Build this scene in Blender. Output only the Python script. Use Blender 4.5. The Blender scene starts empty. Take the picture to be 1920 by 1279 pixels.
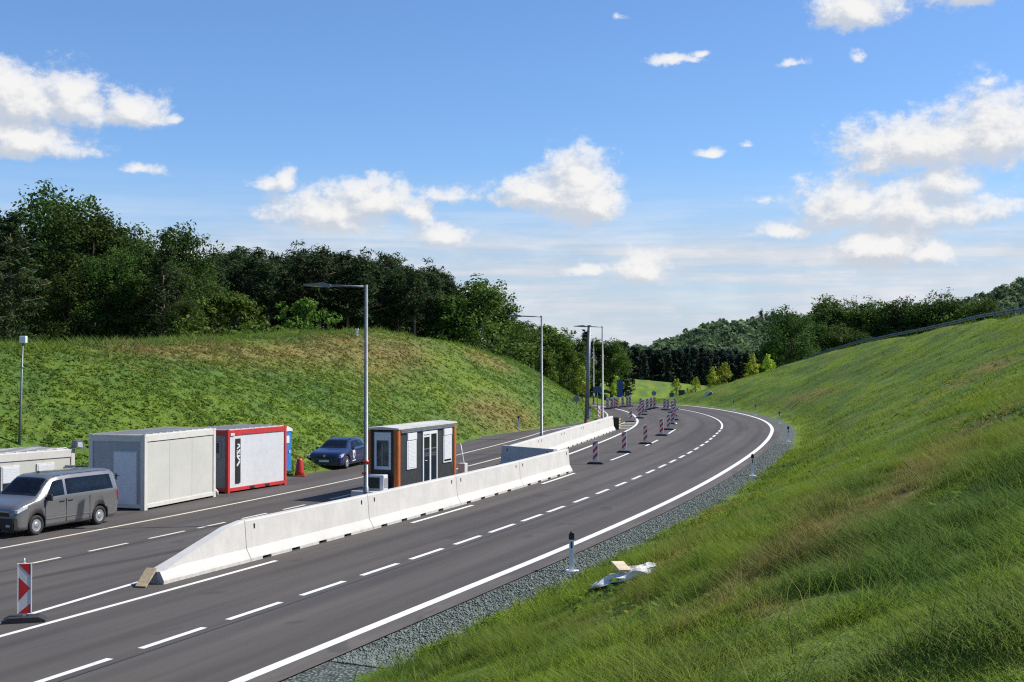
import bpy, bmesh, math, random
import numpy as np
from mathutils import Vector, Matrix
random.seed(7)
rng = np.random.default_rng(11)
SC = bpy.context.scene
COL = SC.collection
R = math.radians
F, CAMH, YH = 2400.0, 5.25, 672.0

# ------------------------------------------------------------------ road alignment
KS = [(-80,22),(12,22),(24,20.3),(38,17.8),(57,15.6),(75,12.4),(88,7.2),(100,1.2),(111,-3.6),(122,-9.3),
      (135,-16),(150,-25),(175,-40),(220,-65),(300,-90),(420,-95)]
SS = np.arange(-60, 400, 0.5)
TH = np.radians(np.interp(SS, [k[0] for k in KS], [k[1] for k in KS]))
CX = np.cumsum(np.sin(TH)*.5); CY = np.cumsum(np.cos(TH)*.5)
_i0 = int(60/.5)
CX += -4.5 - CX[_i0]; CY += 20.76 - CY[_i0]

def project(x, y):
    """arc length s and offset d (left positive) from the right edge line"""
    x = np.asarray(x, float).ravel(); y = np.asarray(y, float).ravel()
    s = np.empty_like(x)
    cx, cy, cs, ct = CX[::6], CY[::6], SS[::6], TH[::6]
    for a in range(0, len(x), 40000):
        xx = x[a:a+40000]; yy = y[a:a+40000]
        i = ((cx[None, :]-xx[:, None])**2 + (cy[None, :]-yy[:, None])**2).argmin(1)
        s[a:a+40000] = cs[i] + np.clip((xx-cx[i])*np.sin(ct[i]) + (yy-cy[i])*np.cos(ct[i]), -3, 3)
    for _ in range(2):
        th = np.interp(s, SS, TH); px = np.interp(s, SS, CX); py = np.interp(s, SS, CY)
        s = np.clip(s + .8*np.clip((x-px)*np.sin(th) + (y-py)*np.cos(th), -2, 2), SS[0], SS[-1])
    th = np.interp(s, SS, TH); px = np.interp(s, SS, CX); py = np.interp(s, SS, CY)
    d = -(x-px)*np.cos(th) + (y-py)*np.sin(th)
    return s, d

def sd(s, d):
    """world x, y of road coordinates"""
    th = np.interp(s, SS, TH); x = np.interp(s, SS, CX); y = np.interp(s, SS, CY)
    return x - d*np.cos(th), y + d*np.sin(th)

def heading(s): return float(np.interp(s, SS, TH))

def base_z(y):
    y = np.asarray(y, float)
    q = np.clip(y-138, 0, 18)
    return -(q**2)/1000 - 0.036*np.clip(y-156, 0, 90)

def dg(s):          # left grass edge
    return np.interp(s, [-60,14,24,33,50,64.5,75.5,91.5,112,130,400], [22.5,22.5,21,17.9,18.0,18.8,17.0,14.2,12.9,12.4,12.4])

def sstep(a, b, x):
    t = np.clip((x-a)/(b-a), 0, 1); return t*t*(3-2*t)

# ------------------------------------------------------------------ value noise
_perm = rng.random((256, 256))
def vnoise(x, y):
    xi = np.floor(x).astype(int); yi = np.floor(y).astype(int)
    fx = x-xi; fy = y-yi
    fx = fx*fx*(3-2*fx); fy = fy*fy*(3-2*fy)
    g = lambda a, b: _perm[a & 255, b & 255]
    return (g(xi,yi)*(1-fx)+g(xi+1,yi)*fx)*(1-fy) + (g(xi,yi+1)*(1-fx)+g(xi+1,yi+1)*fx)*fy
def fbm(x, y, o=4):
    v = 0; a = .5
    for k in range(o):
        v = v + a*vnoise(x*2**k+17.3*k, y*2**k-9.1*k); a *= .5
    return v/(1-.5**o)

# ------------------------------------------------------------------ terrain
LS = [-60, 20, 45, 60, 70, 82, 92, 100, 106, 114, 124, 134, 146, 158, 172, 190, 220, 300]
LZ = [5.6, 5.9, 6.1, 6.6, 7.1, 7.5, 6.75, 6.0, 5.4, 4.8, 4.1, 3.4, 2.8, 2.2, 1.6, .8, -1, -3]
RS = [-60, 60, 85, 95, 105, 122, 130, 137, 146, 152, 158, 172, 184, 189, 194, 200, 215, 300]
RZ = [7.9, 8.1, 8.9, 9.0, 8.75, 7.4, 6.6, 5.45, 2.9, .4, -1.7, -2.5, -1.9, -.2, 1.8, 3.2, 3.4, 1.0]

def terrain(x, y, detail=True):
    x = np.asarray(x, float); y = np.asarray(y, float); shp = x.shape
    x = x.ravel(); y = y.ravel()
    s, d = project(x, y)
    b = base_z(y)
    z = b - .07
    # right bank
    t = -d - 2.05
    zr = np.interp(s, RS, RZ)
    u = np.clip(t/20.0, 0, 1)
    prof = u - .10*np.clip((u-.8)/.2, 0, 1)**2*.5
    m = t > 0
    b2 = b*(1-np.clip(t/20, 0, 1))
    zz = b2 - .03 + (zr)*prof/ .95
    plate = np.clip((t-20)/60, 0, 1)
    zz = zz - plate*1.2
    z = np.where(m, zz, z)
    # ditch at the toe of the bank
    z = z - np.where(m, .22*np.exp(-((t-1.3)/.8)**2), 0)
    # left bank
    t = d - dg(s)
    zl = np.interp(s, LS, LZ)
    bw = np.interp(s, [84, 108], [15, 9.5])
    u = np.clip(t/bw, 0, 1)
    prof = 1-(1-u)**1.35
    prof = prof
    m2 = t > 0
    b2 = b*(1-u)
    z = np.where(m2, b2 + zl*prof - .02 - np.clip((t-17)*.055, 0, 3.2), z)
    off = m | m2
    tt = np.where(m, -d-2.05, t)
    k = np.where(off, np.clip(tt/4, 0, 1), 0)
    if detail:
        z = z + k*((fbm(x*.22, y*.22)-.5)*.7 + (fbm(x*1.1+40, y*1.1, 3)-.5)*.16)
    # far ground and wooded hills
    r = np.hypot(x, y)
    far = sstep(240, 330, y)
    ka = x/np.maximum(y, 1)
    hill = np.interp(ka, [-1, .05, .11, .14, .165, .21, .30, .355, .40, .55, 1.2], [0, 0, 4, 11, 16, 19, 21, 27, 37, 52, 60])
    zf = -4 + hill*sstep(420, 640, y) - 20*sstep(800, 1600, y)
    z = z*(1-far) + zf*far
    back = sstep(250, 400, np.abs(x))*(1-far)
    z = z*(1-back) + 2*back
    return z.reshape(shp)

def ray(px, py, zoff=0.0, nmax=700):
    """first hit of the view ray through a photograph pixel with the terrain: used only to read positions off the photo"""
    Y = np.concatenate([np.arange(5, 120, .1), np.arange(120, nmax, .4)])
    X = (px-960)/F*Y; Z = CAMH-(py-YH)/F*Y
    s = Z - terrain(X, Y) - zoff
    i = int(np.argmax(s < 0))
    return float(X[i]), float(Y[i])

def G(px, py):
    y = F*CAMH/(py-YH)
    for _ in range(25):
        y = F*(CAMH-float(base_z(y)))/(py-YH)
    return (px-960)/F*y, y

def gz(x, y): return float(terrain(np.array([x]), np.array([y]))[0])

# ------------------------------------------------------------------ object helpers
def tag(o, label=None, cat=None, group=None, kind=None):
    if label: o['label'] = label
    if cat: o['category'] = cat
    if group: o['group'] = group
    if kind: o['kind'] = kind
    return o

def empty(name, loc=(0,0,0), rz=0.0):
    o = bpy.data.objects.new(name, None); COL.objects.link(o)
    o.location = loc; o.rotation_euler = (0, 0, rz); o.empty_display_size = .2
    return o

def copy_tree(o, parent=None):
    c = o.copy(); COL.objects.link(c)
    if parent is not None: c.parent = parent
    for ch in list(o.children): copy_tree(ch, c)
    return c

class MB:
    """collects shapes into one mesh"""
    def __init__(self): self.bm = bmesh.new(); self.mi = 0
    def face(self, pts):
        f = self.bm.faces.new([self.bm.verts.new(p) for p in pts]); f.material_index = self.mi; return f
    def box(self, a, b, bevel=0.0):
        x0, y0, z0 = [min(a[i], b[i]) for i in range(3)]; x1, y1, z1 = [max(a[i], b[i]) for i in range(3)]
        vs = [self.bm.verts.new(p) for p in [(x0,y0,z0),(x1,y0,z0),(x1,y1,z0),(x0,y1,z0),(x0,y0,z1),(x1,y0,z1),(x1,y1,z1),(x0,y1,z1)]]
        fs = []
        for q in [(0,3,2,1),(4,5,6,7),(0,1,5,4),(1,2,6,5),(2,3,7,6),(3,0,4,7)]:
            f = self.bm.faces.new([vs[i] for i in q]); f.material_index = self.mi; fs.append(f)
        if bevel > 0:
            es = list({e for f in fs for e in f.edges})
            bmesh.ops.bevel(self.bm, geom=es, offset=bevel, segments=2, affect='EDGES', profile=.5)
        return self
    def prism(self, prof, axis, a, b):
        """profile (list of 2d) extruded along axis from a to b"""
        def P(u, v, w):
            return {'x': (w,u,v), 'y': (u,w,v), 'z': (u,v,w)}[axis]
        n = len(prof)
        va = [self.bm.verts.new(P(u,v,a)) for u,v in prof]; vb = [self.bm.verts.new(P(u,v,b)) for u,v in prof]
        for i in range(n):
            j = (i+1) % n
            f = self.bm.faces.new([va[i],va[j],vb[j],vb[i]]); f.material_index = self.mi
        for v in (list(reversed(va)), vb):
            f = self.bm.faces.new(v); f.material_index = self.mi
        return self
    def tube(self, pts, r, n=10, caps=True):
        rs = r if isinstance(r, (list, tuple)) else [r]*len(pts)
        pts = [Vector(p) for p in pts]; rings = []
        for i, p in enumerate(pts):
            d = (pts[min(i+1, len(pts)-1)]-pts[max(i-1, 0)]).normalized()
            up = Vector((0,0,1)) if abs(d.z) < .95 else Vector((1,0,0))
            a = d.cross(up).normalized(); b = d.cross(a).normalized()
            rings.append([self.bm.verts.new(p+(a*math.cos(2*math.pi*k/n)+b*math.sin(2*math.pi*k/n))*rs[i]) for k in range(n)])
        for A, B in zip(rings, rings[1:]):
            for k in range(n):
                f = self.bm.faces.new([A[k],A[(k+1)%n],B[(k+1)%n],B[k]]); f.material_index = self.mi; f.smooth = True
        if caps:
            for r_ in (rings[0], list(reversed(rings[-1]))):
                f = self.bm.faces.new(r_); f.material_index = self.mi
        return self
    def lathe(self, prof, axis='y', n=24, c=(0,0,0)):
        """prof list of (radius, along)"""
        rings = []
        for r, w in prof:
            ring = []
            for k in range(n):
                a = 2*math.pi*k/n
                if axis == 'y': p = (c[0]+r*math.cos(a), c[1]+w, c[2]+r*math.sin(a))
                else: p = (c[0]+r*math.cos(a), c[1]+r*math.sin(a), c[2]+w)
                ring.append(self.bm.verts.new(p))
            rings.append(ring)
        for A, B in zip(rings, rings[1:]):
            for k in range(n):
                f = self.bm.faces.new([A[k],A[(k+1)%n],B[(k+1)%n],B[k]]); f.material_index = self.mi; f.smooth = True
        for r_ in (rings[0], rings[-1]):
            f = self.bm.faces.new(r_); f.material_index = self.mi
        return self
    def build(self, name, mats, parent=None, loc=None, smooth=False):
        bmesh.ops.recalc_face_normals(self.bm, faces=self.bm.faces)
        me = bpy.data.meshes.new(name); self.bm.to_mesh(me); self.bm.free()
        for m in (mats if isinstance(mats, (list, tuple)) else [mats]): me.materials.append(m)
        if smooth:
            for p in me.polygons: p.use_smooth = True
        o = bpy.data.objects.new(name, me); COL.objects.link(o)
        if parent is not None: o.parent = parent
        if loc is not None: o.location = loc
        return o

def np_mesh(name, verts, faces, mats, parent=None, attrs=None, smooth=False, matidx=None):
    """verts Nx3, faces MxK (same K)"""
    verts = np.asarray(verts, np.float32); faces = np.asarray(faces, np.int32)
    me = bpy.data.meshes.new(name)
    M, K = faces.shape
    me.vertices.add(len(verts)); me.vertices.foreach_set('co', verts.ravel())
    me.loops.add(M*K); me.loops.foreach_set('vertex_index', faces.ravel())
    me.polygons.add(M); me.polygons.foreach_set('loop_start', np.arange(0, M*K, K, dtype=np.int32))
    if smooth: me.polygons.foreach_set('use_smooth', np.ones(M, bool))
    for m in (mats if isinstance(mats, (list, tuple)) else [mats]): me.materials.append(m)
    if matidx is not None: me.polygons.foreach_set('material_index', np.asarray(matidx, np.int32))
    me.update(calc_edges=True)
    for k, v in (attrs or {}).items():
        a = me.attributes.new(k, 'FLOAT', 'POINT'); a.data.foreach_set('value', np.asarray(v, np.float32))
    o = bpy.data.objects.new(name, me); COL.objects.link(o)
    if parent is not None: o.parent = parent
    return o

# ------------------------------------------------------------------ materials
class NT:
    def __init__(self, tree): self.t = tree
    def n(self, typ, **kw):
        x = self.t.nodes.new(typ)
        for k, v in kw.items(): setattr(x, k, v)
        return x
    def link(self, a, b): self.t.links.new(a, b)
    def math(self, op, a, b=None, c=None, clamp=False):
        x = self.n('ShaderNodeMath', operation=op, use_clamp=clamp)
        for i, v in enumerate((a, b, c)):
            if v is None: continue
            if isinstance(v, (int, float)): x.inputs[i].default_value = v
            else: self.link(v, x.inputs[i])
        return x.outputs[0]
    def vmath(self, op, a, b=None, c=None):
        x = self.n('ShaderNodeVectorMath', operation=op)
        for i, v in enumerate((a, b, c)):
            if v is None: continue
            if isinstance(v, (tuple, list)): x.inputs[i].default_value = v
            else: self.link(v, x.inputs[i])
        return x.outputs[1] if op in ('LENGTH', 'DOT_PRODUCT') else x.outputs[0]
    def mix(self, fac, a, b):
        x = self.n('ShaderNodeMix', data_type='RGBA')
        for i, v in ((0, fac), (6, a), (7, b)):
            if isinstance(v, (int, float)): x.inputs[i].default_value = v
            elif isinstance(v, (tuple, list)): x.inputs[i].default_value = (*v[:3], 1)
            else: self.link(v, x.inputs[i])
        return x.outputs[2]
    def noise(self, vec, scale, detail=3, rough=.55):
        x = self.n('ShaderNodeTexNoise'); x.inputs['Scale'].default_value = scale
        x.inputs['Detail'].default_value = detail; x.inputs['Roughness'].default_value = rough
        if vec is not None: self.link(vec, x.inputs['Vector'])
        return x.outputs[0]
    def ramp(self, v, lo, hi, a=0.0, b=1.0):
        x = self.n('ShaderNodeMapRange', interpolation_type='SMOOTHSTEP')
        self.link(v, x.inputs[0])
        for i, q in enumerate((lo, hi, a, b)): x.inputs[1+i].default_value = q
        return x.outputs[0]

def newmat(name):
    m = bpy.data.materials.new(name); m.use_nodes = True
    t = m.node_tree; t.nodes.clear()
    N = NT(t)
    out = N.n('ShaderNodeOutputMaterial'); p = N.n('ShaderNodeBsdfPrincipled')
    N.link(p.outputs[0], out.inputs[0])
    return m, N, p, out

def setp(p, **kw):
    for k, v in kw.items():
        i = p.inputs[k]; i.default_value = v

def simple(name, c, rough=.5, metal=0.0, var=.12, scale=3.0, bump=0.0, bscale=40, coat=0.0, dirt=None):
    """painted or raw surface: colour with soft wear noise"""
    m, N, p, out = newmat(name)
    tc = N.n('ShaderNodeTexCoord').outputs['Object']
    f = N.noise(tc, scale, 5, .6)
    a = tuple(max(0, x*(1-var)) for x in c); b = tuple(min(1, x*(1+var)) for x in c)
    col = N.mix(N.ramp(f, .3, .7), a, b)
    if dirt:
        g = N.noise(tc, scale*2.3, 6, .7)
        col = N.mix(N.math('MULTIPLY', N.ramp(g, .5, .75), dirt[1]), col, dirt[0])
    N.link(col, p.inputs['Base Color'])
    setp(p, Roughness=rough, Metallic=metal)
    if coat: setp(p, **{'Coat Weight': coat, 'Coat Roughness': .06})
    if bump:
        bn = N.n('ShaderNodeBump'); bn.inputs['Strength'].default_value = bump; bn.inputs['Distance'].default_value = .02
        N.link(N.noise(tc, bscale, 4), bn.inputs['Height']); N.link(bn.outputs[0], p.inputs['Normal'])
    return m

M = {}
M['concrete'] = simple('white_concrete', (.49,.475,.445), .8, var=.06, scale=1.3, bump=.12, bscale=25, dirt=((.33,.31,.27), .22))
def streaks(m, c, amt):
    N = NT(m.node_tree); p = m.node_tree.nodes['Principled BSDF']
    src = p.inputs['Base Color'].links[0].from_socket
    tc = N.n('ShaderNodeTexCoord').outputs['Object']
    f = N.noise(N.vmath('MULTIPLY', tc, (5, 5, .5)), 1.0, 5, .65)
    sp = N.n('ShaderNodeSeparateXYZ'); N.link(tc, sp.inputs[0])
    low = N.ramp(sp.outputs[2], .0, .22, .55, 0)
    g = N.noise(tc, 4.5, 5, .7)
    k = N.math('MAXIMUM', N.math('MULTIPLY', N.ramp(f, .50, .72), amt), N.math('MULTIPLY', low, N.ramp(g, .40, .65)))
    N.link(N.mix(k, src, c), p.inputs['Base Color'])
streaks(M['concrete'], (.30,.28,.25), .2)
M['concrete_grey'] = simple('grey_concrete', (.36,.36,.35), .85, var=.12, scale=2)
M['beige'] = simple('beige_panel', (.475,.47,.42), .5, var=.05, scale=.8, dirt=((.45,.42,.36), .2))
M['beige_frame'] = simple('beige_frame', (.55,.53,.48), .45, var=.05)
M['door_grey'] = simple('door_sheet', (.62,.64,.68), .4, var=.04)
M['roof_white'] = simple('roof_sheet', (.52,.50,.45), .5, var=.12, scale=1.2, dirt=((.38,.35,.28), .4))
M['red'] = simple('red_paint', (.46,.035,.035), .4, var=.12, dirt=((.25,.05,.04), .3))
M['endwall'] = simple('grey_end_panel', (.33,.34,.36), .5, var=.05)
M['whitewall'] = simple('white_sheet', (.60,.60,.605), .45, var=.04)
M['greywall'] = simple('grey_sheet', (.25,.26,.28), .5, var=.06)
M['blue'] = simple('blue_plastic', (.03,.17,.42), .4, var=.1)
M['redplastic'] = simple('red_plastic', (.42,.03,.022), .4, var=.1)
M['anthracite'] = simple('anthracite_panel', (.032,.034,.034), .5, var=.15)
M['rust'] = simple('orange_brown_column', (.42,.11,.02), .5, var=.14, scale=4)
M['whiteplastic'] = simple('white_plastic', (.62,.63,.64), .35, var=.03)
M['glass'] = simple('dark_glass', (.012,.016,.022), .05, var=.2)
setp(M['glass'].node_tree.nodes['Principled BSDF'], **{'Specular IOR Level': .8})
M['glass_booth'] = simple('booth_glass', (.09,.10,.09), .06, var=.6, scale=2.5)
M['steel'] = simple('galvanised_steel', (.15,.165,.175), .45, .3, var=.15, scale=5)
M['steel_dark'] = simple('weathered_steel', (.16,.18,.20), .5, .4, var=.2)
M['black'] = simple('black_plastic', (.016,.016,.017), .5, var=.2)
M['rubber'] = simple('black_rubber', (.022,.022,.023), .8, var=.3, bump=.3)
M['redfoil'] = simple('red_reflective_foil', (.50,.018,.020), .4, var=.1)
M['whitefoil'] = simple('white_reflective_foil', (.58,.575,.57), .4, var=.05)
M['whitepost'] = simple('white_post', (.74,.75,.76), .4, var=.05)
M['wood'] = simple('raw_timber', (.33,.26,.16), .8, var=.25, scale=9)
M['plank'] = simple('pale_board', (.56,.46,.31), .8, var=.15, scale=6)
M['sheeting'] = simple('plastic_sheeting', (.72,.69,.64), .9, var=.1, scale=6, dirt=((.35,.3,.22), .35))
M['van_paint'] = simple('grey_metallic_paint', (.205,.20,.197), .28, .5, var=.03, coat=.7)
M['car_paint'] = simple('navy_paint', (.010,.016,.065), .3, .1, var=.05, coat=.8)
M['tyre'] = simple('tyre', (.02,.02,.02), .85, var=.3)
M['alloy'] = simple('alloy', (.60,.61,.62), .3, .8, var=.05)
M['lampglass'] = simple('lamp_lens', (.55,.58,.62), .08, .2, var=.2, scale=14)
M['tail'] = simple('tail_lens', (.28,.012,.012), .2, var=.1)
M['plate'] = simple('number_plate', (.66,.67,.68), .4, var=.03)
M['chrome'] = simple('chrome', (.62,.62,.63), .15, .9, var=.02)
M['signblue'] = simple('blue_sign', (.035,.075,.17), .4, var=.06)
M['signback'] = simple('sign_back', (.20,.23,.27), .5, .4, var=.08)
M['signdark'] = simple('dark_sign_back', (.028,.032,.038), .5, var=.1)
M['yellow'] = simple('yellow_paint', (.62,.50,.06), .5, var=.1)
M['paint'] = simple('road_paint', (.66,.65,.62), .7, var=.08, scale=2.2, dirt=((.30,.29,.28), .35))
M['paint_y'] = simple('worn_road_paint', (.62,.57,.44), .7, var=.1, scale=2.2, dirt=((.25,.23,.2), .45))
M['seam'] = simple('bitumen_seam', (.022,.022,.023), .5, var=.2)

def asphalt_mat():
    m, N, p, out = newmat('asphalt')
    uv = N.n('ShaderNodeUVMap', uv_map='sd').outputs[0]
    pos = N.n('ShaderNodeNewGeometry').outputs['Position']
    st = N.vmath('MULTIPLY', uv, (.035, .75, 0))
    f1 = N.noise(st, 1.0, 5, .6)
    f2 = N.noise(N.vmath('MULTIPLY', uv, (.12, .3, 0)), 1.0, 4, .6)
    f3 = N.noise(pos, 55, 2, .6)
    col = N.mix(N.ramp(f1, .3, .7), (.064,.056,.050), (.105,.093,.083))
    col = N.mix(N.math('MULTIPLY', N.ramp(f2, .45, .75), .45), col, (.060,.058,.060))
    # aggregate speckle
    col = N.mix(N.math('MULTIPLY', N.ramp(f3, .52, .72), .30), col, (.17,.16,.15))
    col = N.mix(N.math('MULTIPLY', N.ramp(f3, .48, .28), .35), col, (.03,.029,.029))
    # skid smears on the far carriageway: worn rubber bands running along the road
    sx = N.n('ShaderNodeSeparateXYZ'); N.link(uv, sx.inputs[0])
    for (d0, k, w, s0, s1, amt) in [(10.95, -.118, .33, -2, 24, .55), (10.0, .02, .25, -20, 16, .25), (5.3, 0, .40, -40, 140, .34), (3.9, 0, .40, -40, 140, .30), (2.3, 0, .40, -40, 140, .30), (.9, 0, .40, -40, 140, .26), (13.1, 0, .5, -40, 60, .35), (8.6, .01, .6, -40, 30, .35), (6.4, .0, .35, -40, 12, .3)]:
        ctr = N.math('MULTIPLY_ADD', sx.outputs[0], k, d0)
        dist = N.math('ABSOLUTE', N.math('SUBTRACT', sx.outputs[1], ctr))
        a = N.ramp(dist, 0.02, w, 1, 0)
        a = N.math('MULTIPLY', a, N.ramp(sx.outputs[0], s0, s0+8))
        a = N.math('MULTIPLY', a, N.ramp(sx.outputs[0], s1-10, s1, 1, 0))
        a = N.math('MULTIPLY', a, N.ramp(N.noise(st, 3.0, 3), .3, .6, .5, 1))
        col = N.mix(N.math('MULTIPLY', a, amt), col, (.022,.021,.021))
    sy = N.math('ABSOLUTE', N.math('SUBTRACT', sx.outputs[1], -.45))
    dust = N.math('MULTIPLY', N.ramp(sy, .1, .55, 1, 0), N.ramp(N.noise(N.vmath('MULTIPLY', uv, (.4, 2, 0)), 1.0, 5, .7), .42, .7))
    col = N.mix(N.math('MULTIPLY', dust, .35), col, (.17,.155,.13))
    # overlaid repair strips and oily spots
    spots = N.ramp(N.noise(N.vmath('MULTIPLY', uv, (.5, .9, 0)), 1.0, 2, .4), .66, .72)
    col = N.mix(N.math('MULTIPLY', spots, .35), col, (.03,.028,.027))
    N.link(col, p.inputs['Base Color']); setp(p, Roughness=.85); setp(p, **{'Specular IOR Level': .22})
    b = N.n('ShaderNodeBump'); b.inputs['Strength'].default_value = .25; b.inputs['Distance'].default_value = .01
    N.link(f3, b.inputs['Height']); N.link(b.outputs[0], p.inputs['Normal'])
    return m
M['asphalt'] = asphalt_mat()

def gravel_mat(name='gravel', k=1.0):
    m, N, p, out = newmat(name)
    pos = N.n('ShaderNodeNewGeometry').outputs['Position']
    v = N.n('ShaderNodeTexVoronoi'); v.inputs['Scale'].default_value = 15; N.link(pos, v.inputs['Vector'])
    sep = N.n('ShaderNodeSeparateColor'); N.link(v.outputs['Color'], sep.inputs[0])
    col = N.mix(sep.outputs[0], (.045,.060,.050), (.175,.21,.18))
    col = N.mix(N.ramp(v.outputs['Distance'], .35, .7), col, (.03,.034,.032))
    col = N.mix(N.math('MULTIPLY', N.ramp(N.noise(pos, .8, 4), .5, .75), .35), col, (.14,.12,.09))
    N.link(col, p.inputs['Base Color']); setp(p, Roughness=.85)
    b = N.n('ShaderNodeBump'); b.inputs['Strength'].default_value = .9; b.inputs['Distance'].default_value = .05; b.invert = True
    N.link(v.outputs['Distance'], b.inputs['Height']); N.link(b.outputs[0], p.inputs['Normal'])
    return m
M['gravel'] = gravel_mat()
def stone_mat():
    m, N, p, out = newmat('crushed_stone')
    a = N.n('ShaderNodeAttribute', attribute_name='rnd').outputs['Fac']
    N.link(N.mix(a, (.06,.078,.066), (.205,.24,.21)), p.inputs['Base Color']); setp(p, Roughness=.85)
    return m
M['stone'] = stone_mat()

def grass_mat(name, blade):
    m, N, p, out = newmat(name)
    dry = N.n('ShaderNodeAttribute', attribute_name='dry').outputs['Fac']
    tone = N.n('ShaderNodeAttribute', attribute_name='tone').outputs['Fac']
    rnd = N.n('ShaderNodeAttribute', attribute_name='rnd').outputs['Fac']
    pos = N.n('ShaderNodeNewGeometry').outputs['Position']
    g = N.mix(tone, (.050,.125,.036), (.200,.280,.018))
    if blade:
        g = N.mix(N.math('MULTIPLY', rnd, .40), g, (.20,.27,.045))
        d = N.mix(rnd, (.20,.125,.05), (.34,.26,.11))
    else:
        f = N.noise(pos, 2.6, 5, .7)
        g = N.mix(N.ramp(f, .3, .65), N.mix(.55, g, (.030,.045,.014)), N.mix(.12, g, (.030,.045,.014)))
        d = N.mix(N.ramp(f, .3, .7), (.15,.085,.035), (.30,.20,.085))
    col = N.mix(dry, g, d)
    N.link(col, p.inputs['Base Color']); setp(p, Roughness=.75); setp(p, **{'Specular IOR Level': .1})
    if blade:
        tr = N.n('ShaderNodeBsdfTranslucent'); N.link(col, tr.inputs[0])
        ms = N.n('ShaderNodeMixShader'); ms.inputs[0].default_value = .42
        N.link(p.outputs[0], ms.inputs[1]); N.link(tr.outputs[0], ms.inputs[2]); N.link(ms.outputs[0], out.inputs[0])
    else:
        b = N.n('ShaderNodeBump'); b.inputs['Strength'].default_value = .6; b.inputs['Distance'].default_value = .15
        N.link(N.noise(pos, 5, 5, .7), b.inputs['Height']); N.link(b.outputs[0], p.inputs['Normal'])
    return m
M['ground'] = grass_mat('meadow_ground', False)
M['blade'] = grass_mat('grass_blade', True)

def leaf_mat(name, a, b, trans=.3):
    m, N, p, out = newmat(name)
    rnd = N.n('ShaderNodeAttribute', attribute_name='rnd').outputs['Fac']
    oi = N.n('ShaderNodeObjectInfo').outputs['Random']
    col = N.mix(rnd, a, b)
    hsv = N.n('ShaderNodeHueSaturation'); N.link(col, hsv.inputs['Color'])
    N.link(N.math('MULTIPLY_ADD', oi, .5, .75), hsv.inputs['Value'])
    N.link(N.math('MULTIPLY_ADD', oi, .03, .485), hsv.inputs['Hue'])
    c = hsv.outputs[0]
    N.link(c, p.inputs['Base Color']); setp(p, Roughness=.7); setp(p, **{'Specular IOR Level': .12})
    tr = N.n('ShaderNodeBsdfTranslucent'); N.link(c, tr.inputs[0])
    ms = N.n('ShaderNodeMixShader'); ms.inputs[0].default_value = trans
    N.link(p.outputs[0], ms.inputs[1]); N.link(tr.outputs[0], ms.inputs[2]); N.link(ms.outputs[0], out.inputs[0])
    return m
M['leaf_oak'] = leaf_mat('oak_leaves', (.024,.056,.012), (.078,.125,.022))
M['leaf_bright'] = leaf_mat('fresh_leaves', (.06,.12,.018), (.15,.22,.035))
M['leaf_mid'] = leaf_mat('mid_leaves', (.040,.085,.015), (.110,.165,.028))
M['leaf_yellow'] = leaf_mat('yellow_green_leaves', (.24,.32,.03), (.46,.54,.06))
M['needle'] = leaf_mat('pine_needles', (.018,.040,.016), (.055,.080,.024), .2)
M['needle_dark'] = leaf_mat('spruce_needles', (.012,.026,.016), (.030,.048,.024), .1)
M['leaf_far_hazed'] = leaf_mat('hazed_far_leaves', (.058,.098,.045), (.145,.19,.085))  # leaf colour lightened to stand in for haze over the distant hill
M['bark'] = simple('bark', (.075,.055,.042), .9, var=.3, scale=6, bump=.4)
M['bark_pine'] = simple('pine_bark', (.19,.13,.095), .9, var=.35, scale=5, bump=.4)

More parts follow.
